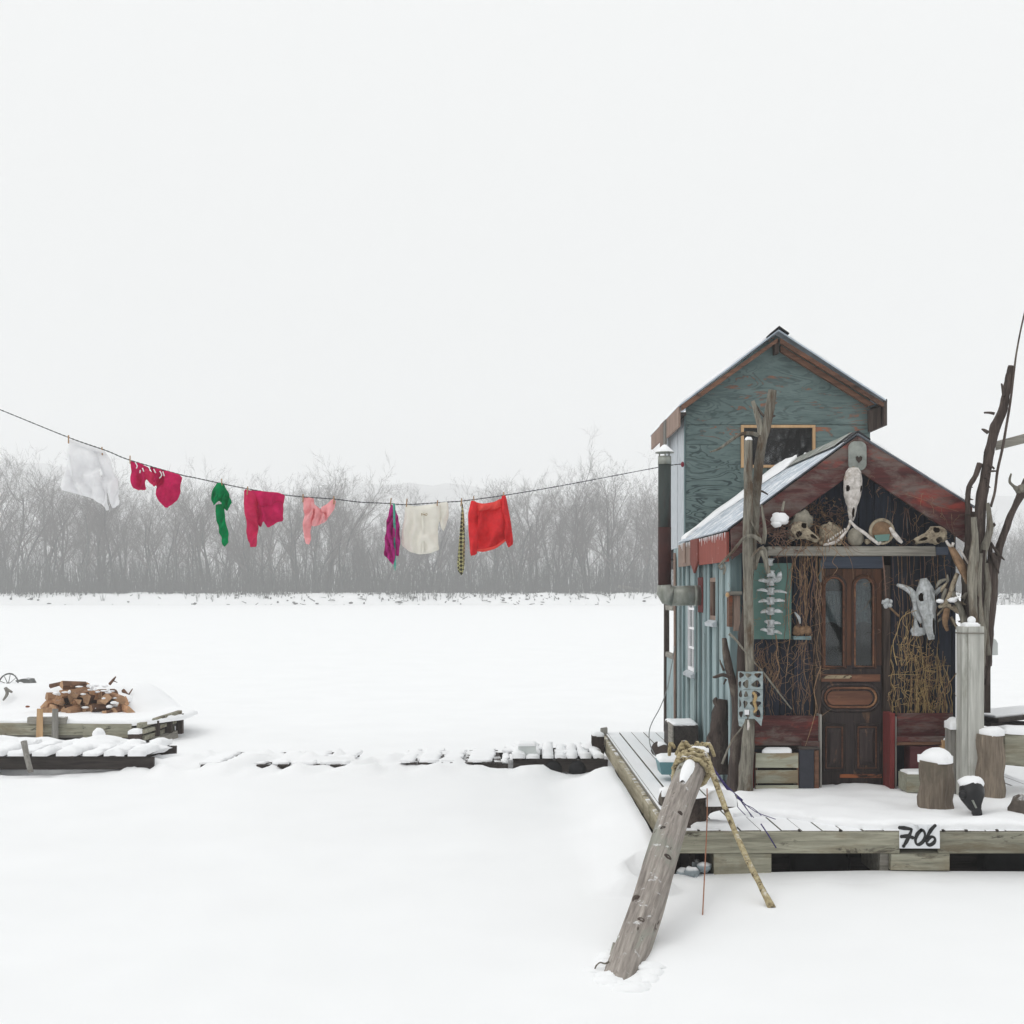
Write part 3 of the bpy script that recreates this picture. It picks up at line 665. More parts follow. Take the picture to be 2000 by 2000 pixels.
walkway('snow-heaped pallet walkway in front of the firewood raft', -6.9, -3.95, .215, 11, .92, 4)
# snow-topped upright block on the walkway
b = MB().box(.16, .36, 14.5, 14.72, .14, .31, .006); t_ = thing('snow_block', 'square block under snow standing on the dark walkway near the deck', 'block', (.26, 14.6, .19)); b.build('timber', M['mail'], t_)
MB().snowcap([(.155, 14.49), (.365, 14.49), (.365, 14.73), (.155, 14.73)], .31, .03, .006, .2, 3, .03).build('snow_cap', M['snowcap'], t_)
for k, (xx, yy, ln) in enumerate(((.55, 14.38, .2), (.82, 14.38, .22))):
    b = MB().lathe([(.05, 0), (.09, .01), (.11, .05), (.11, .1), (.09, .14), (.05, .15)], (xx, yy-.02, .06), 14, (0, 1, 0))
    tag(b.build('rubber_fender', M['black']), ('black rubber fender under the walkway, left of the two', 'black rubber fender under the walkway, nearest the deck')[k], 'fender', 'walkway fenders')
# mooring cleat post at the rear corner of the deck
t_ = thing('corner_post', 'short snow-topped post at the rear left corner of the deck', 'post', (XL-.03, 15.2, .1))
MB().box(XL-.2, XL-.06, 15.0, 15.16, .02, .36, .006).build('timber', M['dark_z'], t_)
MB().snowcap([(XL-.2, 15.0), (XL-.06, 15.0), (XL-.06, 15.16), (XL-.2, 15.16)], .36, .04, .01, .3, 4, .03).build('snow_cap', M['snowcap'], t_)
MB().box(XL-.06, XL+.02, 15.5, 15.6, .3, .4, .01).build('cleat', M['grey_z'], t_)

# ------------------------------------------------------------------ raft with firewood
YR = 17.15
raft = thing('log_raft', 'timber raft heaped with snow and split firewood on the left', 'raft', (-5.4, 18.2, 0))
rx = lambda px, Y=YR: (px-CX)*Y/F
zz = lambda py, Y=YR: ZC-(py-CY)*Y/F
def pb(a, b, t0, t1, y0, y1, m, nm, par, j=.006): return MB().box(rx(a), rx(b), y0, y1, zz(t1), zz(t0), j).build(nm, m, par, .004)
pb(-260, 162, 1413, 1436, YR, YR+.12, M['beam'], 'front_timber', raft)
pb(-260, 162, 1436.5, 1441, YR+.03, YR+.14, M['grey_x'], 'front_timber', raft)
pb(162, 258, 1414, 1441, YR-.02, YR+.1, M['beam'], 'front_timber', raft)
pb(54, 129, 1401, 1414, YR-.02, YR+.08, M['grey_x'], 'front_timber', raft)
for a, b in ((70, 84), (100, 114)):
    MB().hexa([P(a, 1452, YR-.08), P(b, 1452, YR-.08), P(b, 1452, YR-.04), P(a, 1452, YR-.04), P(a+2, 1384, YR-.08), P(b, 1384, YR-.08), P(b, 1384, YR-.04), P(a+2, 1384, YR-.04)]).build('stake', M['pine'] if a == 70 else M['grey_z'], raft)
MB().box(rx(254), rx(278), YR-.1, YR+.1, zz(1454), zz(1432), .006).build('corner_block', M['dark_z'], raft)
MB().snowcap([(rx(254), YR-.1), (rx(278), YR-.1), (rx(278), YR+.1), (rx(254), YR+.1)], zz(1432), .07, .005, .2, 6, .03).build('snow_cap', M['snowcap'], raft)
# slatted end that sweeps up to the right
ends = [((270, 1418), (352, 1392), 9), ((276, 1430), (346, 1408), 8), ((280, 1442), (338, 1422), 9)]
for (a, b), (c, d), h in ends:
    p, q = P(a, b, YR), P(c, d, YR+.9); q = V((q.x, q.y, q.z)); MB().beam(p, q, .05, h*YR/F, j=.006).build('end_board', M['beam'], raft)
for t0 in (.3, .62, .9):
    p = P(lerp(272, 350, t0), lerp(1412, 1390, t0), YR+.9*t0); MB().box(p.x, p.x+.09, p.y+.03, p.y+.12, p.z-.3, p.z-.02).build('end_post', M['dark_z'], raft)
MB().beam(P(300, 1450, YR+.2), P(334, 1436, YR+.8), .2, .14, j=.01).build('end_block', M['grey_y'], raft)
MB().box(rx(-260), rx(262), YR+.15, YR+2.2, -.05, zz(1424), .01).build('raft_base', M['dark_x'], raft)
def rs(x, y):
    k = smooth((x-rx(-330))/.5)*smooth((rx(300)-x)/.8)
    return .265+.34*k*smooth((y-18.5)/.7)+.04*noise.noise(V((x*1.3, y*1.3, 2)))*k
poly = [(rx(-260), YR+.1), (rx(52), YR+.1), (rx(131), YR+.02), (rx(165), YR), (rx(262), YR-.01), (rx(285), YR+.15), (rx(330), YR+.8), (rx(330), YR+1.6), (rx(250), YR+2.3), (rx(-260), YR+2.6)]
MB().snowcap(poly, rs, .06, .02, .4, 2, .09).build('snow_cover', M['snowcap'], raft)
# split firewood: every billet its own thing
fr = random.Random(21)
def billet(c, ang, L, r, kind, mt, lab, roll):
    b = MB(); d = V((math.sin(ang), math.cos(ang), fr.uniform(-.15, .15))).normalized(); u = V((0, 0, 1)); s = d.cross(u).normalized(); u = s.cross(d)
    if kind == 0: sec = [(0, -.15), (1, .75)]+[(math.cos(t), math.sin(t)) for t in (1.0, 1.35, 1.7, 2.05)]
    elif kind == 1: sec = [(-1, -.35), (1, -.3)]+[(math.cos(t), math.sin(t)) for t in (.4, .9, 1.5, 2.1, 2.7)]
    else: sec = [(-.8, -.5), (.75, -.6), (.9, .5), (-.1, .8), (-.85, .4)]
    ca, sa = math.cos(roll), math.sin(roll)
    rings = []
    for e in (-.5, .5): rings.append([V(c)+d*L*e+(s*(x*ca-y*sa)+u*(x*sa+y*ca))*r*fr.uniform(.9, 1.1) for x, y in sec])
    n = len(sec)
    b.add(rings[0]+rings[1], [tuple(range(n-1, -1, -1)), tuple(range(n, 2*n))]+[(i, (i+1) % n, n+(i+1) % n, n+i) for i in range(n)])
    o = b.build('firewood_billet', mt); o.data.materials.append(M['endgrain'])
    for q in (0, 1): o.data.polygons[q].material_index = 1
    return tag(o, lab, 'firewood', 'split firewood on the raft')
rows = [(1385, 90, 254, 12), (1375, 94, 240, 10), (1364, 104, 232, 9), (1353, 120, 216, 6), (1343, 136, 160, 2)]
places = ('bottom row', 'second row up', 'middle row', 'fourth row up', 'topmost row')
for ri, (py, a, b, n) in enumerate(rows):
    for k in range(n):
        Y = 18.35+fr.uniform(-.05, .12)+.05*ri; px = lerp(a, b, (k+.5)/n)+fr.uniform(-3, 3)
        if ri == 0 and 122 < px < 150: pass
        side = ('left end', 'left half', 'right half', 'right end')[min(3, int(4*k/n))]
        billet(P(px, py+fr.uniform(-4, 4), Y), fr.uniform(-1.0, 1.0), fr.uniform(.26, .42), fr.uniform(.06, .1), fr.randint(0, 2), M['splitwood'] if fr.random() < .62 else M['splitdark'],
               'split brown firewood billet in the %s of the pile, %s' % (places[ri], side), fr.uniform(0, 6.28))
b = MB().snowcap([(rx(95, 18.4), 18.5), (rx(180, 18.4), 18.45), (rx(232, 18.4), 18.5), (rx(250, 18.4), 19.1), (rx(100, 18.4), 19.2)], lambda x, y: .52-.2*abs(x+6.0)**1.5, .08, .02, .6, 9, .06)
tag(b.build('snow_drift', M['snowcap'], None, kind='stuff'), 'snow lying over the back of the firewood pile', 'snow')
b = MB()
for k in range(26): q = P(fr.uniform(98, 240), fr.uniform(1336, 1384), 18.22+fr.uniform(0, .15)); b.blob(q, (fr.uniform(.02, .06), .05, fr.uniform(.01, .025)), .3, k, 10, 6)
tag(b.build('snow_specks', M['snowcap'], None, kind='stuff'), 'small pads of snow caught between the firewood billets', 'snow')
for (x0, y0), (x1, y1), r_, lab in (((214, 1336), (226, 1322), .02, 'thin brown stick sticking up behind the firewood pile'), ((240, 1348), (256, 1376), .025, 'forked brown stick leaning at the right end of the firewood'), ((98, 1340), (136, 1334), .03, 'flat brown slab poking from the snow left of the pile')):
    tag(MB().tube([P(x0, y0, 18.9), P((x0+x1)/2+2, (y0+y1)/2-2, 18.85), P(x1, y1, 18.8)], [r_*1.2, r_, r_*.5], 5, .2).tube([P((x0+x1)/2, (y0+y1)/2, 18.85), P(x1+3, y0-3, 18.9)], [r_*.6, r_*.3], 4).build('stick', M['splitdark']), lab, 'stick')
# old wheel and scrap half under the snow
w = thing('spoked_wheel', 'old spoked iron wheel half buried in snow at the left edge', 'wheel', P(16, 1340, 19.4))
c = P(16, 1337, 19.4); rr = PXW(19, 19.4)
ring = [c+V((math.cos(t)*rr, math.sin(t)*.05, math.sin(t)*rr*1.1)) for t in [2*PI*k/28 for k in range(29)]]
MB().tube(ring, .012, 6, caps=False).build('rim', M['iron'], w)
for k in range(9): t = 2*PI*k/9; MB().tube([c, c+V((math.cos(t)*rr, .02, math.sin(t)*rr*1.1))], .006, 4).build('spoke', M['iron'], w)
MB().lathe([(.03, -.03), (.035, 0), (.03, .03)], c, 10, (0, 1, 0)).build('hub', M['iron'], w)
b = MB(); b.pxprism([(35, 1328), (48, 1325), (60, 1326), (66, 1338), (56, 1335), (46, 1331), (36, 1331)], 19.3, 19.2, 19.45); tag(b.build('scrap_sheet', M['iron']), 'bent grey metal scrap lying right of the old wheel', 'scrap metal')
b = MB(); b.tube([P(11, 1344, 18.8), P(14, 1355, 18.75), P(6, 1368, 18.7)], [.03, .025, .012], 6, k=3); b.tube([P(12, 1346, 18.8), P(24, 1352, 18.8)], [.03, .015], 5); tag(b.build('forked_branch', M['grey_z']), 'small grey forked branch poking from the raft snow', 'branch')
b = MB(); b.blob(P(54, 1380, 18.2), (.03, .03, .015), .3, 3); tag(b.build('wood_chip', M['rust']), 'brown wood chip on the snow left of the firewood', 'wood chip')
b = MB(); b.blob(P(193, 1437, 16.4), (.085, .1, .1), .12, 2, 14, 10, flatbot=-.06); tag(b.build('snowball_mound', M['snowcap']), 'round ball of snow on the drift before the raft', 'snow mound')
b = MB(); b.tube([P(46, 1448, 14.2), P(52, 1478, 14.15), P(60, 1508, 14.1)], [.035, .032, .03], 8, .15, k=2); tag(b.build('stake', M['grey_z']), 'grey leaning stake in the snow at the left end of the walkway', 'stake')
b = MB(); b.tube([P(365, 1475, 15.2), P(373, 1496, 15.1)], [.016, .016], 6); tag(b.build('stick', M['grey_z']), 'short dark stick standing in the snow right of the raft', 'stick')
# ------------------------------------------------------------------ cabin
YW = 11.2; X0, X1 = 2.0, 3.945; YU = 14.1; YS = 15.06; YR0 = 10.97; X2 = 4.03
cabin = thing('houseboat_cabin', 'small two-tier wooden cabin with gabled tin roofs, teal and navy boards', 'cabin', (3, 13, ZD))
APX, APZ = P(1673, 850, 11.0).x, P(1673, 850, 11.0).z
LEX, LEZ = P(1426, 1032, 11.0).x, P(1426, 1032, 11.0).z
REX, REZ = P(1896, 989, 11.0).x, P(1896, 989, 11.0).z
def rz(x): return lerp(LEZ, APZ, (x-LEX)/(APX-LEX)) if x < APX else lerp(APZ, REZ, (x-APX)/(REX-APX))
# navy front boards, each cut to the roof line, leaving the doorway
DX0, DX1 = P(1596, 0, YW).x, P(1738, 0, YW).x; DZT = P(0, 1086, YW).z
x = X0; k = 0
while x < X1-.02:
    w = R.uniform(.115, .15); x1 = min(x+w, X1)
    segs = []
    if x1 <= DX0 or x >= DX1: segs = [(x, x1, ZD+.001)]
    else:
        if x < DX0: segs.append((x, DX0, ZD+.001))
        segs.append((max(x, DX0)+.001, min(x1, DX1), DZT+.002))
        if x1 > DX1: segs.append((DX1+.001, x1, ZD+.001))
    for a, b, z0 in segs:
        if b-a < .012: continue
        dy = R.uniform(0, .012); za, zb = rz(a)-.07, rz(b)-.07
        pts = [(a+.002, z0), (b-.002, z0), (b-.002, zb)]+([(APX, APZ-.07)] if a < APX < b else [])+[(a+.002, za)]
        MB().prism([V((p, YW-dy, z)) for p, z in pts], (0, .024+dy, 0)).build('wall_board', M['navy'], cabin, .003)
    x = x1+.003; k += 1
MB().box(X0-.02, X0+.07, YW-.03, YW-.014, ZD, rz(X0)-.1).build('corner_board', M['tealdark'], cabin)
# dark linings added to keep light out of the rooms
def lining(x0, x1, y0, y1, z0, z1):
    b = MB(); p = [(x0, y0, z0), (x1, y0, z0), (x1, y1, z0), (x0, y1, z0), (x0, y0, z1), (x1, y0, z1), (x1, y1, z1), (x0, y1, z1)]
    b.add(p, [(0, 1, 2, 3), (4, 7, 6, 5), (1, 5, 6, 2), (2, 6, 7, 3), (3, 7, 4, 0)]); b.build('dark_lining', M['interior'], cabin)
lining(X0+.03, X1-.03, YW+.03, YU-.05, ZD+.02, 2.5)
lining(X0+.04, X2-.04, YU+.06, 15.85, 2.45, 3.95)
MB().box(X1-.01, X1+.015, YW+.03, YS, ZD, 2.6).build('right_wall', M['navy'], cabin)
# side wall: wide pale teal boards with battens, windows let in
yb = [11.2, 11.55, 11.9, 12.28, 12.62, 12.95, 13.26, 13.77, 14.1, 14.45, 14.8, 15.06]
wins = {(11.9, 12.28): (1.79, 2.19), (13.26, 13.77): (1.22, 2.12)}
for a, b in zip(yb, yb[1:]):
    zt = 2.5 if b <= 14.11 else 2.56
    rng = [(ZD, zt)] if (a, b) not in wins else [(ZD, wins[(a, b)][0]), (wins[(a, b)][1], zt)]
    for z0, z1 in rng: MB().box(X0-.004-R.uniform(0, .008), X0+.024, a+.003, b-.003, z0, z1).build('side_board', M['teal'], cabin, .002)
for y in yb[1:-1]:
    MB().box(X0-.034, X0-.014, y-.022, y+.022, ZD+.005, 2.46, .002).build('batten', M['tealdark'] if R.random() < .5 else M['teal'], cabin)
MB().box(X0-.03, X0-.012, YW-.014, YW+.06, ZD+.005, 2.42).build('corner_board', M['teal'], cabin)
def side_window(y0, y1, z0, z1, nm, fm, mr, mc):
    w = MB().box(X0-.03, X0+.03, y0+.001, y0+.04, z0+.001, z1-.001).box(X0-.03, X0+.03, y1-.04, y1-.001, z0+.001, z1-.001).box(X0-.03, X0+.03, y0+.04, y1-.04, z1-.04, z1-.001).box(X0-.03, X0+.03, y0+.04, y1-.04, z0+.001, z0+.04).build('window', fm, cabin)
    w['label'] = nm
    MB().box(X0-.004, X0+.001, y0+.04, y1-.04, z0+.04, z1-.04).build('pane', M['glass'], w)
    for k in range(1, mr): z = lerp(z0+.04, z1-.04, k/mr); MB().box(X0-.018, X0+.01, y0+.04, y1-.04, z-.012, z+.012).build('muntin', fm, w)
    for k in range(1, mc): y = lerp(y0+.04, y1-.04, k/mc); MB().box(X0-.017, X0+.009, y-.012, y+.012, z0+.04, z1-.04).build('muntin', fm, w)
    MB().hexa([(X0-.07, y0-.04, z0-.06), (X0-.032, y0-.04, z0-.06), (X0-.032, y1+.04, z0-.06), (X0-.07, y1+.04, z0-.06), (X0-.075, y0-.04, z0-.03), (X0-.032, y0-.04, z0-.001), (X0-.032, y1+.04, z0-.001), (X0-.075, y1+.04, z0-.03)]).build('sill', M['whitepanel'], w)
side_window(11.9, 12.28, 1.79, 2.19, 'small narrow side window nearest the front', M['brownfascia'], 1, 1)
side_window(13.26, 13.77, 1.22, 2.12, 'tall white-framed side window below the pipe', M['whitepaint'], 4, 2)
MB().tube([(X0-.05, 14.62, ZD), (X0-.052, 14.62, 1.3), (X0-.045, 14.66, 1.5), (X0-.05, 14.65, 2.5)], .016, 8).build('conduit', M['brownfascia'], cabin)
MB().box(X0+.01, X1, YS, YS+.03, ZD, 2.55).build('rear_wall', M['teal'], cabin)
# open rear porch under the upper storey
MB().box(X0-.005, X0+.02, YS+.004, 15.78, ZD, 1.27).build('porch_panel', M['teal'], cabin)
MB().box(X0-.03, X0+.03, 15.74, 15.82, ZD, 2.55, .003).build('porch_post', M['driftdark'], cabin)
for z in (1.29, 1.86): MB().box(X0-.02, X0+.02, YS+.02, 15.74, z-.03, z+.03, .003).build('porch_rail', M['grey_y'], cabin)
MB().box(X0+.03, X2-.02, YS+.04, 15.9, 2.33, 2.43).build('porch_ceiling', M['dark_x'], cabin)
# upper storey
UZT = lambda x: lerp(4.108, 4.917, (x-1.925)/(2.99-1.925)) if x < 2.99 else lerp(4.917, 4.15, (x-2.99)/(4.163-2.99))
upx = lambda px: (px-CX)*YU/F
upz = lambda py: ZC-(py-CY)*YU/F
wx0, wx1, wz0, wz1 = upx(1447), upx(1592), upz(914), upz(830)
def panel(poly, m='ply'): return MB().prism([V((a, YU, z)) for a, z in poly], (0, .022, 0)).build('plywood_panel', M[m], cabin, .002)
zs1, zs2 = wz1, upz(869)
panel([(X0, zs1+.004), (X2, zs1+.004), (X2, UZT(X2)-.03), (2.99, 4.885), (X0, UZT(X0)-.03)], 'plytop')
panel([(X0, zs2+.003), (wx0-.001, zs2+.003), (wx0-.001, zs1), (X0, zs1)], 'plytop')
panel([(X0, 2.4), (wx0-.001, 2.4), (wx0-.001, zs2), (X0, zs2)])
panel([(wx1+.001, 2.8), (X2, 2.8), (X2, zs1), (wx1+.001, zs1)], 'plytop')
panel([(wx0, 2.7), (wx1, 2.7), (wx1, wz0-.001), (wx0, wz0-.001)])
w = MB().box(wx0, wx1, YU-.022, YU+.03, wz1-.032, wz1-.002).box(wx0, wx1, YU-.022, YU+.03, wz0+.002, wz0+.032).box(wx0, wx0+.03, YU-.022, YU+.03, wz0+.032, wz1-.032).box(wx1-.03, wx1, YU-.022, YU+.03, wz0+.032, wz1-.032).build('window', M['pine'], cabin, .003)
w['label'] = 'upper gable window with pale pine frame'
MB().box(wx0+.03, wx1-.03, YU+.002, YU+.007, wz0+.032, wz1-.032).build('pane', M['glassup'], w)
MB().box(X0-.004, X0+.02, YU+.024, 14.74, 2.56, 4.03).build('side_panel', M['whitepanel'], cabin)
MB().box(X0-.008, X0+.02, 14.745, 15.9, 2.56, 4.03).build('side_panel', M['whitepanel'], cabin)
MB().box(X0-.016, X0-.005, YU-.002, YU+.05, 2.6, 4.0).build('corner_strip', M['tealdark'], cabin)
MB().box(X0+.02, X2, 15.9, 15.92, 2.43, 4.1).build('rear_wall', M['teal'], cabin)
MB().box(X2-.02, X2, YU+.024, 15.89, 2.43, 4.1).build('right_wall', M['ply'], cabin)
# roofs
def tin(x0, z0, x1, z1, y0, y1, nm, amp=.009, per=.076, lift=.0):
    b = MB(); n = int((y1-y0)/per*8); dx, dz = x1-x0, z1-z0; L = math.hypot(dx, dz); nx_, nz_ = (-dz/L, dx/L)
    if nz_ < 0: nx_, nz_ = -nx_, -nz_
    vs = []
    for i in range(5):
        t = i/4
        for j in range(n+1):
            y = lerp(y0, y1, j/n); h = amp*math.sin(2*PI*y/per)+lift+.004*noise.noise(V((t*3, y*2, 1))); vs.append((lerp(x0, x1, t)+nx_*h, y, lerp(z0, z1, t)+nz_*h))
    b.add(vs, [(i*(n+1)+j, i*(n+1)+j+1, (i+1)*(n+1)+j+1, (i+1)*(n+1)+j) for i in range(4) for j in range(n)], True)
    return b.build(nm, M['galv'], cabin)
lt = tin(APX, APZ+.01, LEX-.03, LEZ-.012, YR0, YU-.01, 'tin_roof')
rt = tin(APX, APZ+.01, REX+.03, REZ-.01, YR0, YU-.01, 'tin_roof')
def cap(ax, az, lx, lz, rx_, rz_, y0, y1, d, m, par):
    b = MB(); L = math.hypot(lx-ax, lz-az); R_ = math.hypot(rx_-ax, rz_-az)
    l = (ax+(lx-ax)*d/L, az+(lz-az)*d/L); r = (ax+(rx_-ax)*d/R_, az+(rz_-az)*d/R_); u = .026
    b.prism([(l[0], y0, l[1]+u-.012), (ax, y0, az+u-.012), (r[0], y0, r[1]+u-.012), (r[0], y0, r[1]+u), (ax, y0, az+u+.006), (l[0], y0, l[1]+u)], (0, y1-y0, 0))
    return b.build('ridge_cap', m, par)
cap(APX, APZ+.005, LEX, LEZ, REX, REZ, YR0-.02, YU-.02, .125, M['caprusty'], cabin)
b = MB()                                              # galvanised flashing just behind the black front end
L = math.hypot(LEX-APX, LEZ-APZ); q = (APX+(LEX-APX)*.2/L, APZ+(LEZ-APZ)*.2/L)
b.add([(APX, YR0+.16, APZ+.045), (q[0], YR0+.16, q[1]+.04), (q[0], YU-.02, q[1]+.04), (APX, YU-.02, APZ+.045)], [(0, 1, 2, 3)]); b.build('ridge_flashing', M['galvpipe'], cabin)
def roofsnow(poly_tv, ax, az, lx, lz, h, seed, par, lift=.016):
    """snow on a slope: poly in (t along slope from ridge 0..1, y)"""
    pl = [(lerp(ax, lx, t), y) for t, y in poly_tv]
    MB().snowcap(pl, lambda x, y: lerp(az, lz, (x-ax)/(lx-ax))+lift, h, .02, .5, seed, .06).build('snow_cover', M['snowcap'], par)
roofsnow([(.0, 13.2), (.12, 13.0), (.3, 13.45), (.42, 13.3), (.62, 13.75), (.85, 13.9), (.99, 13.7), (.99, 14.07), (0, 14.07)], APX, APZ+.02, LEX, LEZ, .05, 1, lt)
roofsnow([(.02, 11.05), (.99, 11.02), (.99, 14), (.02, 14)], APX, APZ+.01, REX, REZ, .04, 3, rt)
# red rake boards, plumb at the foot
MB().pxprism([(1672, 853), (1672, 919), (1428, 1093), (1426, 1034)], 11.0, YR0-.012, YR0+.03).build('rake_board', M['red_x'], cabin, .003)
MB().pxprism([(1673, 852), (1896, 991), (1896, 1068), (1673, 919)], 11.0, YR0-.01, YR0+.03).build('rake_board', M['red_x'], cabin, .003)
# left eave: patched fascia boards along the roof edge
ey = lambda px: LEX*F/(px-CX)
def fas(pa, pb_, ztop, zbot, m, dx=0, tip=None):
    ya, yb_ = ey(pa), ey(pb_); lo, hi = min(ya, yb_), max(ya, yb_)
    pts = [(lo, ztop), (lo, zbot)]+([((lo+hi)/2, tip)] if tip else [])+[(hi, zbot), (hi, ztop)]
    b = MB(); b.prism([V((LEX-.03+dx, y, z)) for y, z in pts], (.022, 0, 0)); return b.build('eave_board', m, cabin, .002)
fas(1426, 1371, LEZ-.03, LEZ-.285, M['redfascia']); fas(1371, 1356, LEZ-.02, LEZ-.24, M['redfascia'], -.014, LEZ-.36); fas(1355, 1330, LEZ-.035, LEZ-.275, M['brownfascia'])
fas(1345, 1341, LEZ-.03, LEZ-.24, M['brownfascia'], -.012)
ic = MB()
for k in range(34):
    y = lerp(11.05, 13.9, (k+R.random()*.8)/34); ic.tube([(LEX-.036, y, LEZ-.03), (LEX-.037, y, LEZ-.04-R.uniform(.015, .07))], [.006, .001], 4)
ic.build('icicle_fringe', M['c_white'], cabin, kind='stuff')
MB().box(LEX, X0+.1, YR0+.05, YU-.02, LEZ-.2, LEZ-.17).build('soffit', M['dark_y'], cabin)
# upper roof
UY0, UY1 = 13.95, 16.75
def slab(x0, z0, x1, z1, y0, y1, t0, m, nm):
    return MB().hexa([(x0, y0, z0-t0), (x1, y0, z1-t0), (x1, y1, z1-t0), (x0, y1, z0-t0), (x0, y0, z0), (x1, y0, z1), (x1, y1, z1), (x0, y1, z0)] if x0 < x1 else [(x1, y0, z1-t0), (x0, y0, z0-t0), (x0, y1, z0-t0), (x1, y1, z1-t0), (x1, y0, z1), (x0, y0, z0), (x0, y1, z0), (x1, y1, z1)]).build(nm, m, cabin)
ul = slab(2.99, 4.917, 1.91, 4.097, UY0, UY1, .018, M['galv'], 'upper_roof'); ur_ = slab(2.99, 4.917, 4.175, 4.142, UY0, UY1, .018, M['galv'], 'upper_roof')
roofsnow([(.12, UY0+.01), (.99, UY0+.01), (.99, UY1-.02), (.12, UY1-.02)], 2.99, 4.917, 1.91, 4.097, .03, 5, ul, .0)
roofsnow([(.12, UY0+.01), (.99, UY0+.03), (.99, UY1-.02), (.12, UY1-.02)], 2.99, 4.917, 4.175, 4.142, .02, 6, ur_, .0)
cap(2.99, 4.917, 1.925, 4.108, 4.163, 4.15, UY0-.03, UY1, .13, M['caprusty'], cabin)
uq = lambda pl: [(a, b) for a, b in pl]
def urake(pl, y0, y1, m): return MB().pxprism(pl, UY0, y0, y1).build('upper_rafter', m, cabin, .002)
urake([(1519, 660), (1519, 668), (1332, 802), (1331, 791)], UY0, UY0+.05, M['rake'])
urake([(1524, 660), (1726, 786), (1726, 795), (1524, 670)], UY0-.004, UY0+.04, M['rake'])
urake([(1527, 672), (1712, 788), (1700, 791), (1527, 684)], UY0+.06, UY0+.12, M['rake'])
MB().pxprism([(1513, 664), (1523, 660), (1522, 689), (1515, 690)], UY0, UY0+.02, YU-.003).build('ridge_beam_end', M['dark_z'], cabin)
uy = lambda px: 1.92*F/(px-CX)
def ufas(pa, pb_, zt, zb, m, dx=0, tip=0):
    a, b2 = sorted((uy(pa), uy(pb_)))
    MB().prism([V((1.905+dx, a, zt)), V((1.905+dx, a, zb-tip)), V((1.905+dx, b2, zb)), V((1.905+dx, b2, zt))], (.022, 0, 0)).build('upper_eave_board', m, cabin, .002)
ufas(1328, 1304, 4.085, 3.86, M['brownfascia']); ufas(1303.5, 1300, 4.085, 3.80, M['grey_z'], -.012); ufas(1299, 1293, 4.085, 3.77, M['brownfascia'], -.012); ufas(1292, 1274, 4.085, 3.9, M['brownfascia'])
MB().box(1.93, X0-.01, UY0+.05, UY1-.3, 3.99, 4.02).build('upper_soffit', M['dark_y'], cabin)
MB().hexa([V(p) for p in ((4.14, UY0, 3.87), (4.172, UY0, 3.87), (4.172, UY1-.1, 3.87), (4.14, UY1-.1, 3.87), (4.14, UY0, 4.12), (4.172, UY0, 4.16), (4.172, UY1-.1, 4.16), (4.14, UY1-.1, 4.12))]).build('upper_eave_board', M['driftdark'], cabin)
MB().pxprism([(1699, 800), (1724, 792), (1724, 832), (1700, 842)], UY0, UY0+.06, UY0+.1).build('eave_return', M['dark_z'], cabin)
# stovepipe: out through the side wall, elbow, up past the eave, hooded
pipe = thing('stovepipe_root', '', '', (0, 0, 0)); bpy.data.objects.remove(pipe)
PX_, PY_ = (1298-CX)*12.8/F, 12.8; pz = lambda py: ZC-(py-CY)*12.8/F
sp = MB().tube([(X0-.02, PY_, 2.02), (PX_+.06, PY_, 2.015)], .1, 18).build('stovepipe', M['galvpipe'], cabin)
sp['label'] = 'rusty black stovepipe with galvanised elbow and snowy hood'
MB().lathe([(.1, -.006), (.104, 0), (.104, .02), (.1, .026)], (PX_+.3, PY_, 2.018), 18, (1, 0, 0)).build('band', M['galvpipe'], sp)
MB().box(X0-.042, X0-.036, PY_-.16, PY_+.16, 1.85, 2.2).build('wall_plate', M['red_z'], sp)
MB().tube([(PX_+.075, PY_, 2.015), (PX_+.03, PY_, 2.02), (PX_+.003, PY_, 2.06), (PX_, PY_, 2.125)], [.102, .1, .088, .07], 18).build('elbow', M['galvpipe'], sp)
MB().tube([(PX_, PY_, 2.1), (PX_, PY_, pz(1030))], [.066, .066], 18).build('pipe_section', M['pipered'], sp)
MB().tube([(PX_, PY_, pz(1032)), (PX_, PY_, pz(906))], [.0645, .0645], 18).build('pipe_section', M['pipe'], sp)
MB().tube([(PX_, PY_, pz(907)), (PX_, PY_, pz(891))], [.068, .066], 18).build('collar', M['galvpipe'], sp)
for k in range(3): a = 2*PI*k/3+.5; MB().box(PX_+.055*math.cos(a)-.006, PX_+.055*math.cos(a)+.006, PY_+.055*math.sin(a)-.004, PY_+.055*math.sin(a)+.004, pz(892), pz(884)).build('hood_strut', M['galvpipe'], sp)
MB().lathe([(.094, 0), (.094, .006), (.06, .03), (.02, .066)], (PX_, PY_, pz(885)), 18).build('hood', M['galvpipe'], sp)
MB().lathe([(.09, 0), (.088, .012), (.055, .042), (.02, .074), (.004, .08)], (PX_, PY_, pz(885)+.006), 18).build('hood_snow', M['snowcap'], sp)

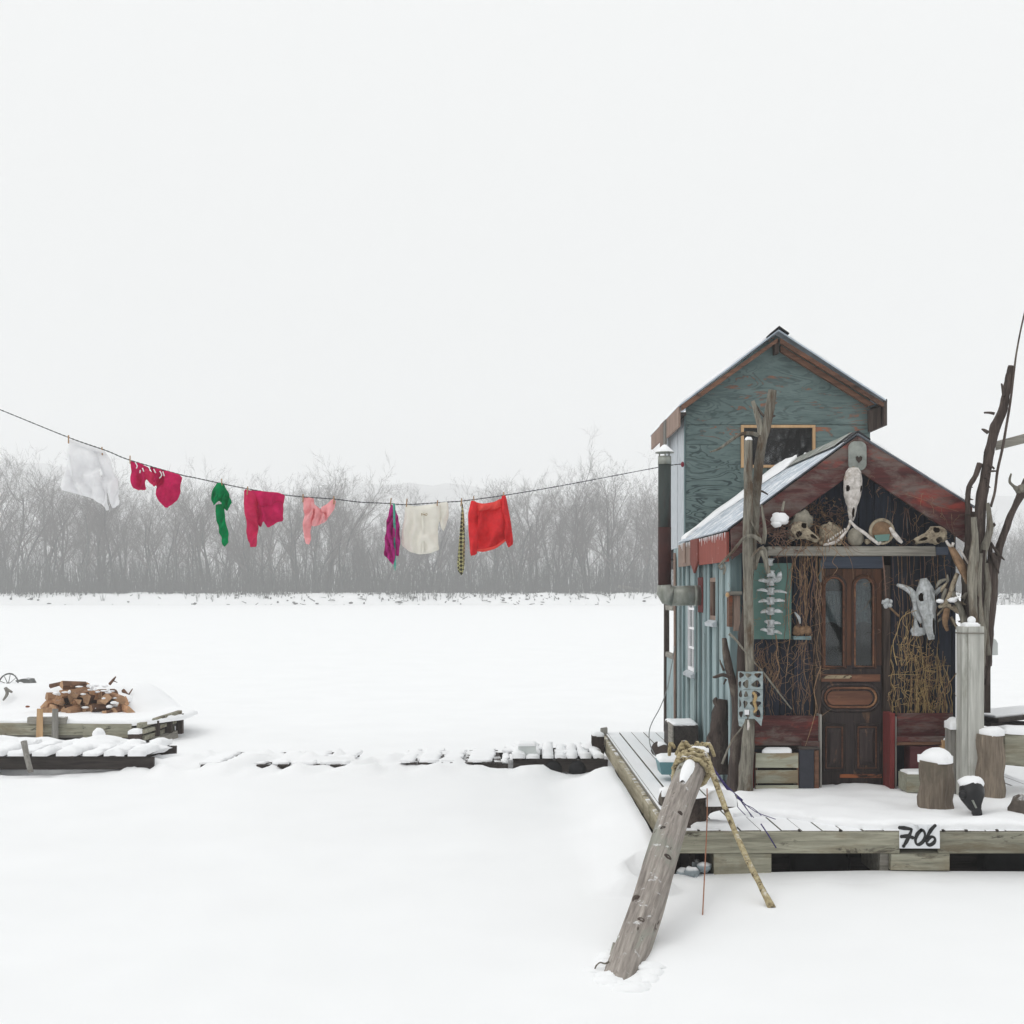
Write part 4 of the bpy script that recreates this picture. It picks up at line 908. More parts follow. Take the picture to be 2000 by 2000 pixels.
# ------------------------------------------------------------------ front door
YD = 11.165
dz_ = lambda p: P(p[0], p[1], YD)
dq = lambda zx, zy: (1580+zx*.2483, 1080+zy*.2483)
def dprism(pl, y0, y1, m, nm, par): return MB().pxprism(pl, YD, y0, y1).build(nm, m, par, .002)
def rect(a, b, c, d): return [(a, b), (c, b), (c, d), (a, d)]
door = dprism(rect(1604, 1300, 1722, 1537), YD, YD+.03, M['doorlow'], 'door', cabin)
door['label'] = 'worn brown Victorian door with two arched panes'
def arch(x0, x1, top, bot, n=14):
    r = (x1-x0)/2; cx = (x0+x1)/2; return [(x0, bot)]+[(cx-r*math.cos(PI*k/n), top+r-r*math.sin(PI*k/n)) for k in range(n+1)]+[(x1, bot)]
panes = ((1612.5, 1645.5), (1671.5, 1703.5))
for a, b in ((1604, 1612), (1646, 1671), (1704, 1722)): dprism(rect(a, 1111, b, 1299.5), YD, YD+.03, M['door'], 'stile', door)
for a, b in panes:
    ar = arch(a, b, 1130, 1299)[1:-1]
    dprism([(a, 1111), (b, 1111)]+ar[::-1], YD, YD+.03, M['door'], 'arch_head', door)
    pn = dprism(arch(a-1, b+1, 1129, 1300), YD+.014, YD+.018, M['glass'], 'pane', door)
    pn['label'] = 'arched door pane with lace curtain behind'
    cu = MB(); n = 26; c0, c1 = P(a-2, 0, YD+.06).x, P(b+2, 0, YD+.06).x; zt, zb = P(0, 1155 if a < 1650 else 1125, YD+.06).z, P(0, 1222, YD+.06).z
    cu.add([(lerp(c0, c1, i/n), YD+.065+.006*math.sin(i*1.5), lerp(zt, zb+.035*math.sin(PI*i/n+ (0 if a > 1650 else .8)), j/4)) for j in range(5) for i in range(n+1)], [(j*(n+1)+i, j*(n+1)+i+1, (j+1)*(n+1)+i+1, (j+1)*(n+1)+i) for j in range(4) for i in range(n)], True)
    cu.build('lace_curtain', M['lace'], door)
    for off, rr, yy, m in ((2.2, .0085, YD-.004, M['doorx']), (6, .012, YD-.002, M['door'])):
        pts = [dz_(p) for p in arch(a-off, b+off, 1130-off, 1300+off*.8)]; pts = [V((p.x, yy, p.z)) for p in pts]; pts.append(pts[0])
        MB().tube(pts, rr, 6, caps=False).build('arch_moulding', m, door)
def loop(pl, rr, yy, m, nm, par=door):
    pts = [V((dz_(p).x, yy, dz_(p).z)) for p in pl]; pts.append(pts[0]); return MB().tube(pts, rr, 6, caps=False).build(nm, m, par)
def stadium(x0, x1, y0, y1, n=10):
    r = (y1-y0)/2; cy = (y0+y1)/2
    return [(x1-r+r*math.sin(PI*k/n), cy-r*math.cos(PI*k/n)) for k in range(n+1)]+[(x0+r-r*math.sin(PI*k/n), cy+r*math.cos(PI*k/n)) for k in range(n+1)]
dprism(rect(1603, 1317, 1718, 1331), YD-.02, YD-.001, M['doorx'], 'lock_rail', door)
dprism(rect(1604, 1318.5, 1662, 1325), YD-.026, YD-.021, M['peel'], 'peeling_strip', door)
loop(stadium(1605, 1717, 1337, 1388), .015, YD-.002, M['doorlow'], 'oval_moulding'); loop(stadium(1611, 1711, 1344, 1381), .011, YD-.002, M['doorx'], 'oval_moulding')
dprism(stadium(1615, 1704, 1349, 1377), YD-.012, YD-.001, M['doorx'], 'oval_panel', door)
for a, b in ((1608, 1650), (1671, 1716)):
    loop(rect(a, 1414, b, 1506), .011, YD-.001, M['doorlow'], 'panel_moulding'); loop(rect(a+5, 1420, b-5, 1500), .008, YD-.001, M['doorx'], 'panel_moulding')
    o8 = [dz_(p) for p in rect(a+8, 1424, b-8, 1495)]; i8 = [dz_(p) for p in rect(a+13, 1431, b-13, 1487)]
    MB().hexa([V((p.x, YD-.001, p.z)) for p in o8][::-1]+[V((p.x, YD-.016, p.z)) for p in i8][::-1]).build('raised_panel', M['doorlow'], door)
dprism(rect(1640, 1512, 1722, 1519), YD-.008, YD-.001, M['orangewear'], 'worn_kickstrip', door)
dprism([(1604, 1392), (1608, 1392), (1614, 1408), (1606, 1412)], YD-.03, YD-.001, M['dark_z'], 'latch', door)
dprism(rect(1724, 1104, 1737, 1538), YD-.035, YD+.03, M['dark_z'], 'door_jamb', cabin)
dprism(rect(1590, 1140, 1602.5, 1538), YD-.025, YD+.03, M['dark_z'], 'door_jamb', cabin)
dprism(rect(1602.6, 1087, 1723, 1110), YD-.03, YD+.03, M['navylite'], 'door_header', cabin)
dprism(rect(1598, 1094, 1602, 1137), YD-.045, YD-.02, M['tealdark'], 'trim_scrap', cabin)
dprism(rect(1590, 1538.5, 1737, 1546), YD-.07, YD+.03, M['dark_x'], 'door_sill', cabin)
# ------------------------------------------------------------------ mooring log, ropes
def pt(l, Y): return [P(a, b, Y) for a, b in l]
log = thing('mooring_log', 'thick barkless log leaning from the snow onto the deck corner', 'log', P(1228, 1890, 7.0))
gp0 = V((.692, 7.16, ground_h(.692, 7.16))); lb = V((1.437, 9.62, .80)); la = gp0+(gp0-lb)*.17
qr = V((0, 1, 0)).rotation_difference((lb-la).normalized()); LL = (lb-la).length; nn, mm = 72, 70
def log_r(a, t):                                      # barkless trunk: checks and hollows run along the grain
    c_, s_ = math.cos(a), math.sin(a)
    r = .104*(1+.05*noise.noise(V((c_*1.2, s_*1.2, t*1.5)))-.1*max(0, noise.noise(V((c_*5, s_*5, t*.9)))-.12)-.05*abs(noise.noise(V((c_*11, s_*11, t*1.6+4)))))
    for ka, kt, kr in ((.9, .8, .02), (2.1, 1.5, .016), (1.4, 2.0, .02)): r += kr*math.exp(-((a-ka)/.16)**2-((t-kt)/.06)**2)
    return r*(1-.3*smooth((t-LL+.16)/.16))
b = MB(); b.add([(log_r(2*PI*j/nn, LL*i/mm)*math.cos(2*PI*j/nn)+.012*math.sin(i*.09), LL*i/mm, log_r(2*PI*j/nn, LL*i/mm)*math.sin(2*PI*j/nn)) for i in range(mm+1) for j in range(nn)], [(i*nn+j, i*nn+(j+1) % nn, (i+1)*nn+(j+1) % nn, (i+1)*nn+j) for i in range(mm) for j in range(nn)], True)
b.f.append([mm*nn+j for j in range(nn)]); b.sm.append(False)
o = b.build('trunk', M['log'], log); o.rotation_mode = 'QUATERNION'; o.rotation_quaternion = qr; o.location = la+qr @ ORIG[o.name]-ORIG[log.name]
ax = (lb-la).normalized()
for t, side, s_ in ((.3, -.4, .022), (.47, .7, .026), (.58, -.2, .02), (.66, .5, .018), (.22, .35, .024)):
    c = la.lerp(lb, t); up = V((0, 0, 1)); sd = ax.cross(up).normalized(); n_ = (sd.cross(ax).normalized()*.85+sd*side).normalized()
    MB().lathe([(s_*1.3, -.01), (s_, .006), (s_*.55, .012), (s_*.35, .004)], c+n_*.097, 10, n_).build('knot', M['driftdark'], log)
# splintered foot
b = MB()
for k in range(11):
    a = 2*PI*k/11; sd = ax.cross(V((0, 0, 1))).normalized(); up = sd.cross(ax); d = sd*math.cos(a)+up*math.sin(a)
    c = la.lerp(lb, .15)+d*.095; b.tube([c+ax*.06, c-ax*R.uniform(-.03, .12)], [.012, .003], 4)
b.build('splintered_foot', M['log'], log)
b = MB()
for k in range(13):
    a = k/13*2*PI; q = gp0+V((-.05, -.17, 0))+V((math.cos(a)*R.uniform(.1, .17), math.sin(a)*R.uniform(.2, .3)-.08, 0)); b.blob(V((q.x, q.y, ground_h(q.x, q.y)-.015)), (R.uniform(.06, .11), R.uniform(.06, .11), R.uniform(.022, .045)), .25, k, 18, 12)
b.build('snow_collar', M['snow'], log)
c = la.lerp(lb, .93); sd = ax.cross(V((0, 0, 1))).normalized(); up = sd.cross(ax)
b = MB(); n = 9
b.add([la.lerp(lb, lerp(.80, .95, j/8))+sd*.062*u*(.35+.65*math.sin(PI*(j+1)/10))+up*(.1+.02*(1-u*u)-.03*u*u+.004*noise.noise(V((u, j, 0)))) for j in range(9) for u in [-1+2*i/8 for i in range(9)]], [(j*9+i, j*9+i+1, (j+1)*9+i+1, (j+1)*9+i) for j in range(8) for i in range(8)], True)
b.build('snow_patch', M['snowcap'], log)
sad = thing('saddle_timber', 'forked grey-brown timber under the log on the deck corner', 'timber', P(1370, 1600, 9.5))
b = MB(); b.tube([P(1292, 1556, 9.6), P(1318, 1566, 9.55), P(1350, 1580, 9.5), P(1390, 1570, 9.45), P(1440, 1564, 9.42)], [.06, .075, .085, .055, .04], 12, .2, 6, k=3, seed=4)
b.tube([P(1375, 1572, 9.45), P(1362, 1600, 9.42), P(1340, 1622, 9.38)], [.07, .06, .02], 10, .2, k=2); b.build('beam', M['driftdark'], sad)
p = P(1400, 1550, 9.47); b = MB().snowcap([(P(1378, 0, 9.4).x, 9.37), (P(1438, 0, 9.4).x, 9.36), (P(1440, 0, 9.5).x, 9.52), (P(1382, 0, 9.5).x, 9.56)], p.z-.075, .1, .012, .3, 3, .025); b.build('snow_cap', M['snowcap'], sad)
b = MB().snowcap([(P(1290, 0, 9.6).x, 9.52), (P(1318, 0, 9.6).x, 9.5), (P(1318, 0, 9.6).x, 9.66), (P(1290, 0, 9.6).x, 9.66)], P(1300, 1552, 9.6).z, .07, .01, .3, 5, .025); b.build('snow_cap', M['snowcap'], sad)
rope = thing('mooring_rope', 'frayed yellow rope wound over the top of the leaning log', 'rope', P(1345, 1500, 9.6))
for k, (t, rr) in enumerate(((.985, .105), (.965, .118), (.945, .124), (.925, .124))):
    c = la.lerp(lb, t); pp = []
    for j in range(27): a = 2*PI*j/26; pp.append(c+(sd*math.cos(a)+up*math.sin(a))*(rr+.008*math.sin(j*3+k))+ax*.02*math.sin(a+k))
    MB().tube(pp, .0185, 7, .2, 30, caps=False, seed=k).build('coil', M['rope'], rope)
for k in range(15):
    a0 = P(1322+R.uniform(-6, 52), 1462+R.uniform(-6, 10), 9.6); MB().tube([a0, a0+V((R.uniform(-.05, .05), -.05, .04)), a0+V((R.uniform(-.1, .1), .02, -.06))], .014, 6, .2, k=3).build('frayed_strand', M['rope'], rope)
for k, l in enumerate(([(1330, 1470), (1318, 1500), (1316, 1535), (1322, 1560)], [(1334, 1475), (1325, 1510), (1322, 1545)])):
    MB().tube([P(a, q, 9.5) for a, q in l], [.022, .018, .016, .008][:len(l)], 7, .25, 20, k=4, seed=k+3).build('hanging_end', M['rope'], rope)
MB().snowcap([(P(1346, 0, 9.6).x, 9.5), (P(1380, 0, 9.6).x, 9.52), (P(1378, 0, 9.6).x, 9.68), (P(1344, 0, 9.6).x, 9.68)], P(1360, 1466, 9.6).z, .035, .01, .4, 2, .02).build('snow_patch', M['snowcap'], rope)
b = MB(); rp = [P(1368, 1466, 9.55), P(1379, 1480, 9.45), P(1395, 1520, 9.3), P(1415, 1575, 9.1), P(1438, 1630, 8.9), P(1465, 1690, 8.65), P(1490, 1738, 8.42), P(1508, 1774, 8.28)]
tag(MB().tube(rp, [.024, .024, .022, .021, .02, .02, .021, .026], 9, .18, 22, k=6).build('stiff_rope', M['rope']), 'stiff frozen yellow rope slanting from the log top down to the snow', 'rope')
st = thing('purple_strap', 'purple strap running from the log top to the snowy deck', 'strap', P(1470, 1580, 9.7))
MB().tube([P(1385, 1486, 9.62), P(1400, 1510, 9.66), P(1422, 1540, 9.7), P(1450, 1564, 9.72)], [.006, .008, .016, .012], 6, .2, k=3, flat=.5).build('webbing', M['purple'], st)
for l in ([(1446, 1562), (1475, 1585), (1515, 1600)], [(1440, 1555), (1458, 1580), (1472, 1597)], [(1448, 1564), (1462, 1585), (1468, 1596)], [(1430, 1555), (1440, 1575), (1456, 1592)], [(1450, 1570), (1470, 1578), (1487, 1593)]):
    MB().tube([P(a, q, 9.62) for a, q in l], .003, 5, k=3).build('loose_end', M['purple'], st)
b = MB().tube([P(1486, 1609, 9.2), P(1500, 1630, 9.19), P(1516, 1656, 9.18)], .005, 5, k=3); tag(b.build('thin_purple_cord', M['purple']), 'thin purple cord hanging over the front beam of the deck', 'cord')
b = MB().tube([P(1381, 1540, 9.2), P(1381, 1600, 9.1), P(1377, 1690, 8.6), P(1371, 1812, 8.05)], .0045, 5, k=4); tag(b.build('brown_cord', M['orangecord']), 'thin brown cord hanging straight down to the snow beside the log', 'cord')
for k, (l, Y, lab) in enumerate((([(1160, 1898), (1164, 1887), (1172, 1880), (1182, 1882), (1190, 1878)], 6.95, 'bent grey twig poking from the snow left of the log foot'), ([(1184, 1908), (1190, 1904), (1200, 1907)], 6.85, 'tiny twig in the snow below the log foot'))):
    tag(MB().tube([P(a, q, Y) for a, q in l], [.003, .004, .004, .005, .007][:len(l)], 6, .2, k=3).build('twig', M['drift']), lab, 'twig')

# ------------------------------------------------------------------ driftwood posts left of the porch
lp = thing('driftwood_post', 'tall forked driftwood post standing left of the porch', 'driftwood', (P(1465, 0, 10.9).x, 10.9, ZD))
Yp = 10.86
def lm(name, l, rad, m, par, Y=Yp, n=14, rough=.26, k=5, seed=0):
    return MB().tube([P(a, q, Y) for a, q in l] if len(l[0]) == 2 else [P(*q) for q in l], [PXW(r, Y) for r in rad], n, rough, 14, k=k, seed=seed).build(name, m, par)
lm('stem', [(1509, 762), (1503, 800), (1497, 830), (1490, 858), (1484, 890), (1480, 930), (1476, 975), (1473, 1020), (1470, 1060), (1466, 1120)], [8, 8.5, 9, 9.5, 9, 9, 9, 9, 8, 6], M['drift'], lp, seed=1)
lm('fork', [(1487, 850), (1484, 830), (1478, 805), (1470, 783)], [7, 6, 5, 4], M['drift'], lp, seed=2)
lm('fork', [(1475, 790), (1486, 806), (1498, 818)], [2.5, 2.5, 2.5], M['driftdark'], lp)
lm('branch', [(1482, 850), (1465, 846), (1445, 849), (1425, 862), (1405, 876), (1386, 883)], [4, 3.6, 3.2, 3, 2.4, 1], M['drift'], lp, seed=3)
lm('stub', [(1502, 816), (1514, 812)], [3, 2], M['driftdark'], lp, k=2); lm('stub', [(1478, 958), (1490, 960), (1500, 966)], [3, 2, 1.2], M['driftdark'], lp, k=2)
lp2 = thing('driftwood_post', 'straight grey driftwood pole with snow on its tip, left of the porch', 'driftwood', (P(1461, 0, 10.84).x, 10.84, ZD))
lm('stem', [(1462, 860), (1461, 900), (1462, 960), (1460, 1040), (1461, 1120), (1462, 1200), (1464, 1280), (1465, 1340), (1464, 1420), (1458, 1480), (1455, 1560)], [7, 8.5, 9, 9.5, 9.5, 9.5, 9.5, 10, 11, 13, 15], M['drift'], lp2, Yp-.07, seed=5)
MB().blob(P(1462, 858, Yp-.07), (.032, .032, .022), .2, 2).build('snow_tip', M['snowcap'], lp2)
lp3 = thing('driftwood_post', 'dark slanting driftwood pole behind the straight grey one', 'driftwood', (P(1440, 0, 10.95).x, 10.95, ZD))
lm('stem', [(1466, 1120), (1458, 1180), (1450, 1240), (1447, 1320), (1444, 1400), (1440, 1470), (1438, 1555)], [6, 7, 8, 9, 10, 12, 14], M['driftdark'], lp3, Yp+.08, seed=6)
br = thing('driftwood_branch', 'pale curved branch crossing the red eave left of the porch', 'branch', P(1470, 1060, 10.75))
lm('stem', [(1490, 1062), (1482, 1053), (1470, 1047), (1458, 1048), (1448, 1056), (1430, 1078), (1412, 1097), (1403, 1106)], [4.5, 4.2, 4, 3.5, 3, 2.8, 2.4, 1.2], M['drift'], br, Yp-.14, seed=7)
for l in ([(1404, 1104), (1408, 1112), (1416, 1106), (1413, 1122)], [(1412, 1098), (1417, 1110), (1414, 1122)]): lm('twig', l, [1.5]*len(l), M['drift'], br, Yp-.14, 6, 0, 3)
for l, w in (([(1490, 1062), (1494, 1040), (1491, 1010), (1487, 985)], [5, 4, 3, 1.6]), ([(1488, 1058), (1476, 1035), (1466, 1016)], [3, 2.2, 1.4]), ([(1492, 1068), (1480, 1074), (1468, 1088)], [3, 2.5, 1.2]), ([(1486, 1076), (1493, 1090), (1499, 1120)], [4, 4, 3])): lm('twig', l, w, M['drift'], br, Yp-.12, 8, .1, 4)
br2 = thing('driftwood_root', 'arched grey root hanging above the bone spine', 'driftwood', P(1490, 1090, 10.9))
lm('stem', [(1472, 1112), (1478, 1090), (1484, 1077), (1491, 1074), (1495, 1082), (1497, 1100), (1502, 1120)], [5, 5, 5.5, 5.5, 5, 4.5, 3.5], M['drift'], br2, Yp, seed=9)
for k, (l, w, lab) in enumerate((([(1424, 1238), (1436, 1248), (1450, 1266), (1462, 1280)], [3, 2.4, 2, 1], 'thin bare twig across the posts below the lantern box'), ([(1472, 1292), (1492, 1315), (1515, 1345), (1546, 1385)], [2, 2, 1.8, 1.2], 'straight pale twig slanting down over the left wall boards'), ([(1461, 1402), (1446, 1425), (1434, 1440), (1424, 1458), (1410, 1492)], [1.2, 1.6, 1.8, 2, 2.5], 'thin twig curving from the perforated panel to the driftwood stump'))):
    o = thing('twig', lab, 'twig', P(l[-1][0], l[-1][1], 10.75)); lm('stem', l, w, M['drift'], o, 10.74-.02*k, 6, .1, 4)
ds = thing('leaning_driftwood', 'leaning brown driftwood trunk with a side twig at the cabin corner', 'driftwood', (P(1425, 0, 11.05).x-.02, 11.05, ZD))
lm('stem', [(1414, 1246), (1418, 1275), (1424, 1305), (1432, 1340), (1440, 1400), (1438, 1480), (1432, 1555)], [4, 7, 8, 9, 11, 13, 15], M['driftdark'], ds, 11.0, seed=11)
lm('twig', [(1424, 1322), (1412, 1318), (1398, 1322), (1392, 1323)], [4, 3.5, 3, 1.5], M['driftdark'], ds, 10.98, 8, .2, 3); lm('twig', [(1418, 1326), (1413, 1337)], [2.5, 1.2], M['driftdark'], ds, 10.98, 6, .2, 2)
lm('twig', [(1414, 1310), (1408, 1296), (1406, 1288)], [2.5, 2, 1], M['driftdark'], ds, 10.99, 6, .2, 2)
ss = thing('driftwood_stump', 'rough dark brown driftwood stump against the cabin side wall', 'driftwood', P(1410, 1500, 11.7))
lm('stem', [(1410, 1366), (1408, 1385), (1406, 1410), (1404, 1440), (1406, 1475), (1408, 1510)], [10, 13, 17, 20, 22, 24], M['driftdark'], ss, 11.4, 16, .34, 6, 13)
for l, w in (([(1402, 1380), (1396, 1368), (1400, 1362)], [5, 4, 2]), ([(1422, 1400), (1428, 1410), (1424, 1440)], [5, 6, 4]), ([(1390, 1440), (1386, 1460), (1384, 1490)], [8, 9, 10])): lm('knob', l, w, M['driftdark'], ss, 11.38, 9, .3, 3)
lx = thing('lantern_box', 'small open brown wooden box fixed at the cabin corner', 'box', P(1433, 1230, 11.12))
MB().box(P(1420, 0, 11.1).x, P(1446, 0, 11.1).x, 11.03, 11.17, P(0, 1162, 11.1).z, P(0, 1155, 11.1).z).build('lid', M['grey_x'], lx)
MB().box(P(1422, 0, 11.1).x, P(1429, 0, 11.1).x, 11.05, 11.17, P(0, 1224, 11.1).z, P(0, 1163, 11.1).z).build('side', M['rake'], lx)
MB().box(P(1431, 0, 11.1).x, P(1444, 0, 11.1).x, 11.06, 11.08, P(0, 1232, 11.1).z, P(0, 1163, 11.1).z).build('panel', M['brownfascia'], lx)
MB().blob(P(1421, 1162, 11.03), (.018, .018, .02), .2, 4).build('knob', M['pine'], lx)

# ------------------------------------------------------------------ things on the left of the deck
tb = thing('timber_block', 'squared dark timber block topped with snow beside the cabin side wall', 'timber block', P(1330, 1480, 12.9))
pz2 = lambda py, Y: ZC-(py-CY)*Y/F
xa, xb = P(1316, 0, 12.7).x, P(1364, 0, 12.7).x
MB().hexa([V((xa, 12.7, pz2(1484, 12.7))), V((xb, 12.7, pz2(1484, 12.7))), V((xb-.0, 13.25, pz2(1484, 12.7))), V((xa-.03, 13.25, pz2(1484, 12.7))), V((xa, 12.7, pz2(1418, 12.7))), V((xb, 12.7, pz2(1416, 12.7))), V((xb, 13.25, pz2(1416, 12.7))), V((xa-.03, 13.25, pz2(1418, 12.7)))]).build('block', M['dark_y'], tb, .012)
MB().snowcap([(xa, 12.72), (xb, 12.72), (xb, 13.22), (xa-.02, 13.22)], pz2(1417, 12.7), .022, .012, .5, 2, .035).build('snow_cap', M['snowcap'], tb)
MB().box(xa-.02, xa-.004, 12.69, 13.2, pz2(1490, 12.7), pz2(1416, 12.7), .004).build('lit_face', M['grey_y'], tb)  # paler wood colour stands for the light on the left face
b = thing('log_end', 'short dark log end under the timber block', 'log', P(1296, 1480, 12.6)); MB().tube([P(1284, 1462, 12.75), P(1300, 1470, 12.6), P(1314, 1478, 12.5)], [.075, .085, .085], 12, .1, k=2).build('wood', M['dark_z'], b)
MB().snowcap([(P(1283, 0, 12.7).x, 12.6), (P(1300, 0, 12.7).x, 12.58), (P(1300, 0, 12.7).x, 12.75), (P(1283, 0, 12.7).x, 12.78)], P(0, 1455, 12.7).z, .03, .01, .3, 3, .025).build('snow_cap', M['snowcap'], b)
pl = thing('planter_tub', 'small teal plastic tub filled with snow behind the leaning log', 'tub', P(1310, 1512, 11.6))
x0, x1 = P(1288, 0, 11.6).x, P(1338, 0, 11.6).x; zt, zb = pz2(1489, 11.6), pz2(1514, 11.6)
MB().hexa([(x0+.02, 11.62, zb), (x1-.02, 11.62, zb), (x1-.02, 11.9, zb), (x0+.02, 11.9, zb), (x0, 11.6, zt), (x1, 11.6, zt), (x1, 11.93, zt), (x0, 11.93, zt)]).build('tub', M['bluegreen'], pl, .008)
MB().snowcap([(x0+.005, 11.61), (x1-.005, 11.61), (x1-.005, 11.92), (x0+.005, 11.92)], zt, .05, .006, .4, 3, .03).build('snow_fill', M['snowcap'], pl)
wr = MB().tube([P(1318, 1262, 12.75), P(1304, 1340, 12.7), P(1290, 1380, 12.6), P(1274, 1410, 12.5), P(1268, 1430, 12.4), P(1270, 1455, 12.3), P(1280, 1476, 12.2)], .005, 5, k=6); tag(wr.build('loose_wire', M['wire']), 'thin grey wire looping down from the porch to the left deck', 'wire')

# perforated cast panel
fp = thing('perforated_panel', 'pale blue-grey perforated metal panel on the driftwood post', 'panel', P(1466, 1405, 10.72))
b = MB(); Yq = 10.7
fretx = [(1442, 1454, 1470, 1490), (1442, 1450, 1466, 1490), (1442, 1452, 1462, 1490), (1442, 1449, 1463, 1490), (1442, 1454, 1468, 1490)]; rowy = [1312, 1326, 1347, 1365, 1385, 1404]
for c in range(3):
    for r_ in range(5):
        xa, xb, ya, yb_ = fretx[r_][c], fretx[r_][c+1], rowy[r_], rowy[r_+1]; n = 16; cx_, cy_ = (xa+xb)/2+R.uniform(-.6, .6), (ya+yb_)/2+R.uniform(-.6, .6)
        ex, ey_ = (xb-xa)/2*R.uniform(.66, .92), (yb_-ya)/2*R.uniform(.66, .93); outer, inner = [], []
        for k in range(n):
            a = 2*PI*k/n+PI/4; ca, sa = math.cos(a), math.sin(a); m_ = max(abs(ca), abs(sa))
            outer.append((cx_+ca/m_*(xb-xa)/2*1.001+((xa+xb)/2-cx_), cy_+sa/m_*(yb_-ya)/2)); rk = .9+.16*math.cos(3*a+c+r_*2)+R.uniform(-.04, .04); inner.append((cx_+ca*ex*rk, cy_+sa*ey_*rk))
        vv = [P(a, q, Yq) for a, q in outer+inner]; bk = [V((p.x, p.y+.018, p.z)) for p in vv]; base = vv+bk
        fs = [(k, (k+1) % n, n+(k+1) % n, n+k) for k in range(n)]+[(2*n+(k+1) % n, 2*n+k, 3*n+k, 3*n+(k+1) % n) for k in range(n)]+[(n+k, n+(k+1) % n, 3*n+(k+1) % n, 3*n+k) for k in range(n)]
        b.add(base, fs)
b.build('lattice', M['fret'], fp)
MB().pxprism([(1442, 1404), (1456, 1404), (1450, 1420), (1444, 1418)], Yq, Yq, Yq+.016).build('broken_tail', M['fret'], fp)
MB().pxprism([(1474, 1404), (1489, 1404), (1487, 1418)], Yq, Yq, Yq+.016).build('broken_tail', M['fret'], fp)
MB().pxprism(rect(1454, 1386, 1463, 1396), Yq, Yq-.006, Yq-.001).build('white_tag', M['whitepaint'], fp)
MB().tube([P(1461, 1406, Yq-.01), P(1462, 1416, Yq-.01), P(1461, 1426, Yq-.01)], [.006, .012, .008], 8, k=3).build('white_pendant', M['bone'], fp)
lm('curl', [(1470, 1352), (1476, 1360), (1473, 1372), (1477, 1384), (1472, 1392)], [2.5, 3.5, 3.2, 3, 2], M['straw'], fp, Yq-.012, 8, .1, 4)

# ------------------------------------------------------------------ benches, crate, bins
bl = thing('porch_bench', 'red-brown plank bench left of the door', 'bench', P(1535, 1540, 10.95))
def pbx(par, nm, m, a, b, t0, t1, Y0, Y1, j=.003): 
    return MB().box(P(a, 0, Y0).x, P(b, 0, Y0).x, Y0, Y1, pz2(t1, Y0), pz2(t0, Y0), j).build(nm, m, par, .004)
pbx(bl, 'backrest', M['red_x'], 1474, 1602, 1398, 1456, 10.97, 11.0); pbx(bl, 'side_post', M['red_z'], 1462, 1473, 1402, 1552, 10.9, 11.1)
pbx(bl, 'seat', M['red_x'], 1566, 1602, 1448, 1462, 10.93, 11.1); pbx(bl, 'end_post', M['grey_z'], 1601, 1605, 1396, 1552, 10.92, 11.05)
pbx(bl, 'seat_ledge', M['dark_x'], 1474, 1600, 1457, 1464, 10.99, 11.12)
cr = thing('slat_crate', 'grey-green slatted wooden crate under the left bench', 'crate', P(1517, 1545, 10.87))
for t0, t1 in ((1471, 1500), (1504, 1530), (1534, 1552)): pbx(cr, 'slat', M['crate'], 1476, 1559, t0, t1, 10.86, 10.875)
for a, b in ((1475, 1479), (1556, 1560)): pbx(cr, 'corner_strip', M['rake'], a, b, 1470, 1553, 10.877, 10.9)
for a, b in ((1477, 1480), (1556, 1559)): MB().box(P(a, 0, 10.9).x, P(b, 0, 10.9).x, 10.905, 11.12, ZD, pz2(1472, 10.9)).build('side', M['grey_y'], cr)
MB().box(P(1481, 0, 10.9).x, P(1555, 0, 10.9).x, 11.0, 11.02, ZD, pz2(1473, 10.9)).build('back', M['dark_x'], cr)
b = MB(); b.snowcap([(P(1488, 0, 10.86).x, 10.855), (P(1546, 0, 10.86).x, 10.86), (P(1548, 0, 10.9).x, 10.93), (P(1494, 0, 10.9).x, 10.94)], pz2(1470, 10.86), .04, .008, .3, 3, .02); b.build('snow_cap', M['snowcap'], cr)
bn = thing('dark_bin', 'dark navy square bin beside the door under the left bench', 'bin', P(1580, 1548, 10.9)); pbx(bn, 'body', M['navybin'], 1561, 1590, 1464, 1552, 10.88, 11.1); pbx(bn, 'rim', M['dark_x'], 1560, 1600, 1459, 1464, 10.875, 11.1); pbx(bn, 'side_panel', M['rake'], 1591, 1600, 1465, 1552, 10.89, 11.1)
brn = thing('porch_bench', 'dark red plank bench right of the door', 'bench', P(1800, 1540, 10.95))
pbx(brn, 'backrest', M['red_x'], 1753, 1862, 1393, 1437, 10.98, 11.01); pbx(brn, 'side_post', M['red_z'], 1738, 1748, 1393, 1550, 10.9, 11.1); pbx(brn, 'post_edge', M['grey_z'], 1748.5, 1752, 1400, 1550, 10.91, 11.1)
pbx(brn, 'seat', M['red_x'], 1753, 1848, 1440, 1449, 10.88, 11.1); pbx(brn, 'seat_front', M['rake'], 1753, 1840, 1450, 1456, 10.87, 10.9)
mt = thing('maroon_tin', 'plain maroon tin box under the right bench', 'box', P(1808, 1540, 10.95)); pbx(mt, 'body', M['maroon'], 1778, 1842, 1458, 1548, 10.93, 11.1)
pbx(mt, 'lid', M['maroon'], 1777, 1843, 1457, 1461, 10.92, 11.1)
wb = thing('small_wood_box', 'low grey-green wooden box with snow left of the stump', 'box', P(1790, 1545, 10.6)); pbx(wb, 'body', M['crate'], 1771, 1822, 1513, 1548, 10.62, 10.85); 
MB().snowcap([(P(1774, 0, 10.62).x, 10.63), (P(1820, 0, 10.62).x, 10.63), (P(1820, 0, 10.62).x, 10.84), (P(1774, 0, 10.62).x, 10.84)], pz2(1513, 10.62), .02, .01, .3, 3, .03).build('snow_cap', M['snowcap'], wb)
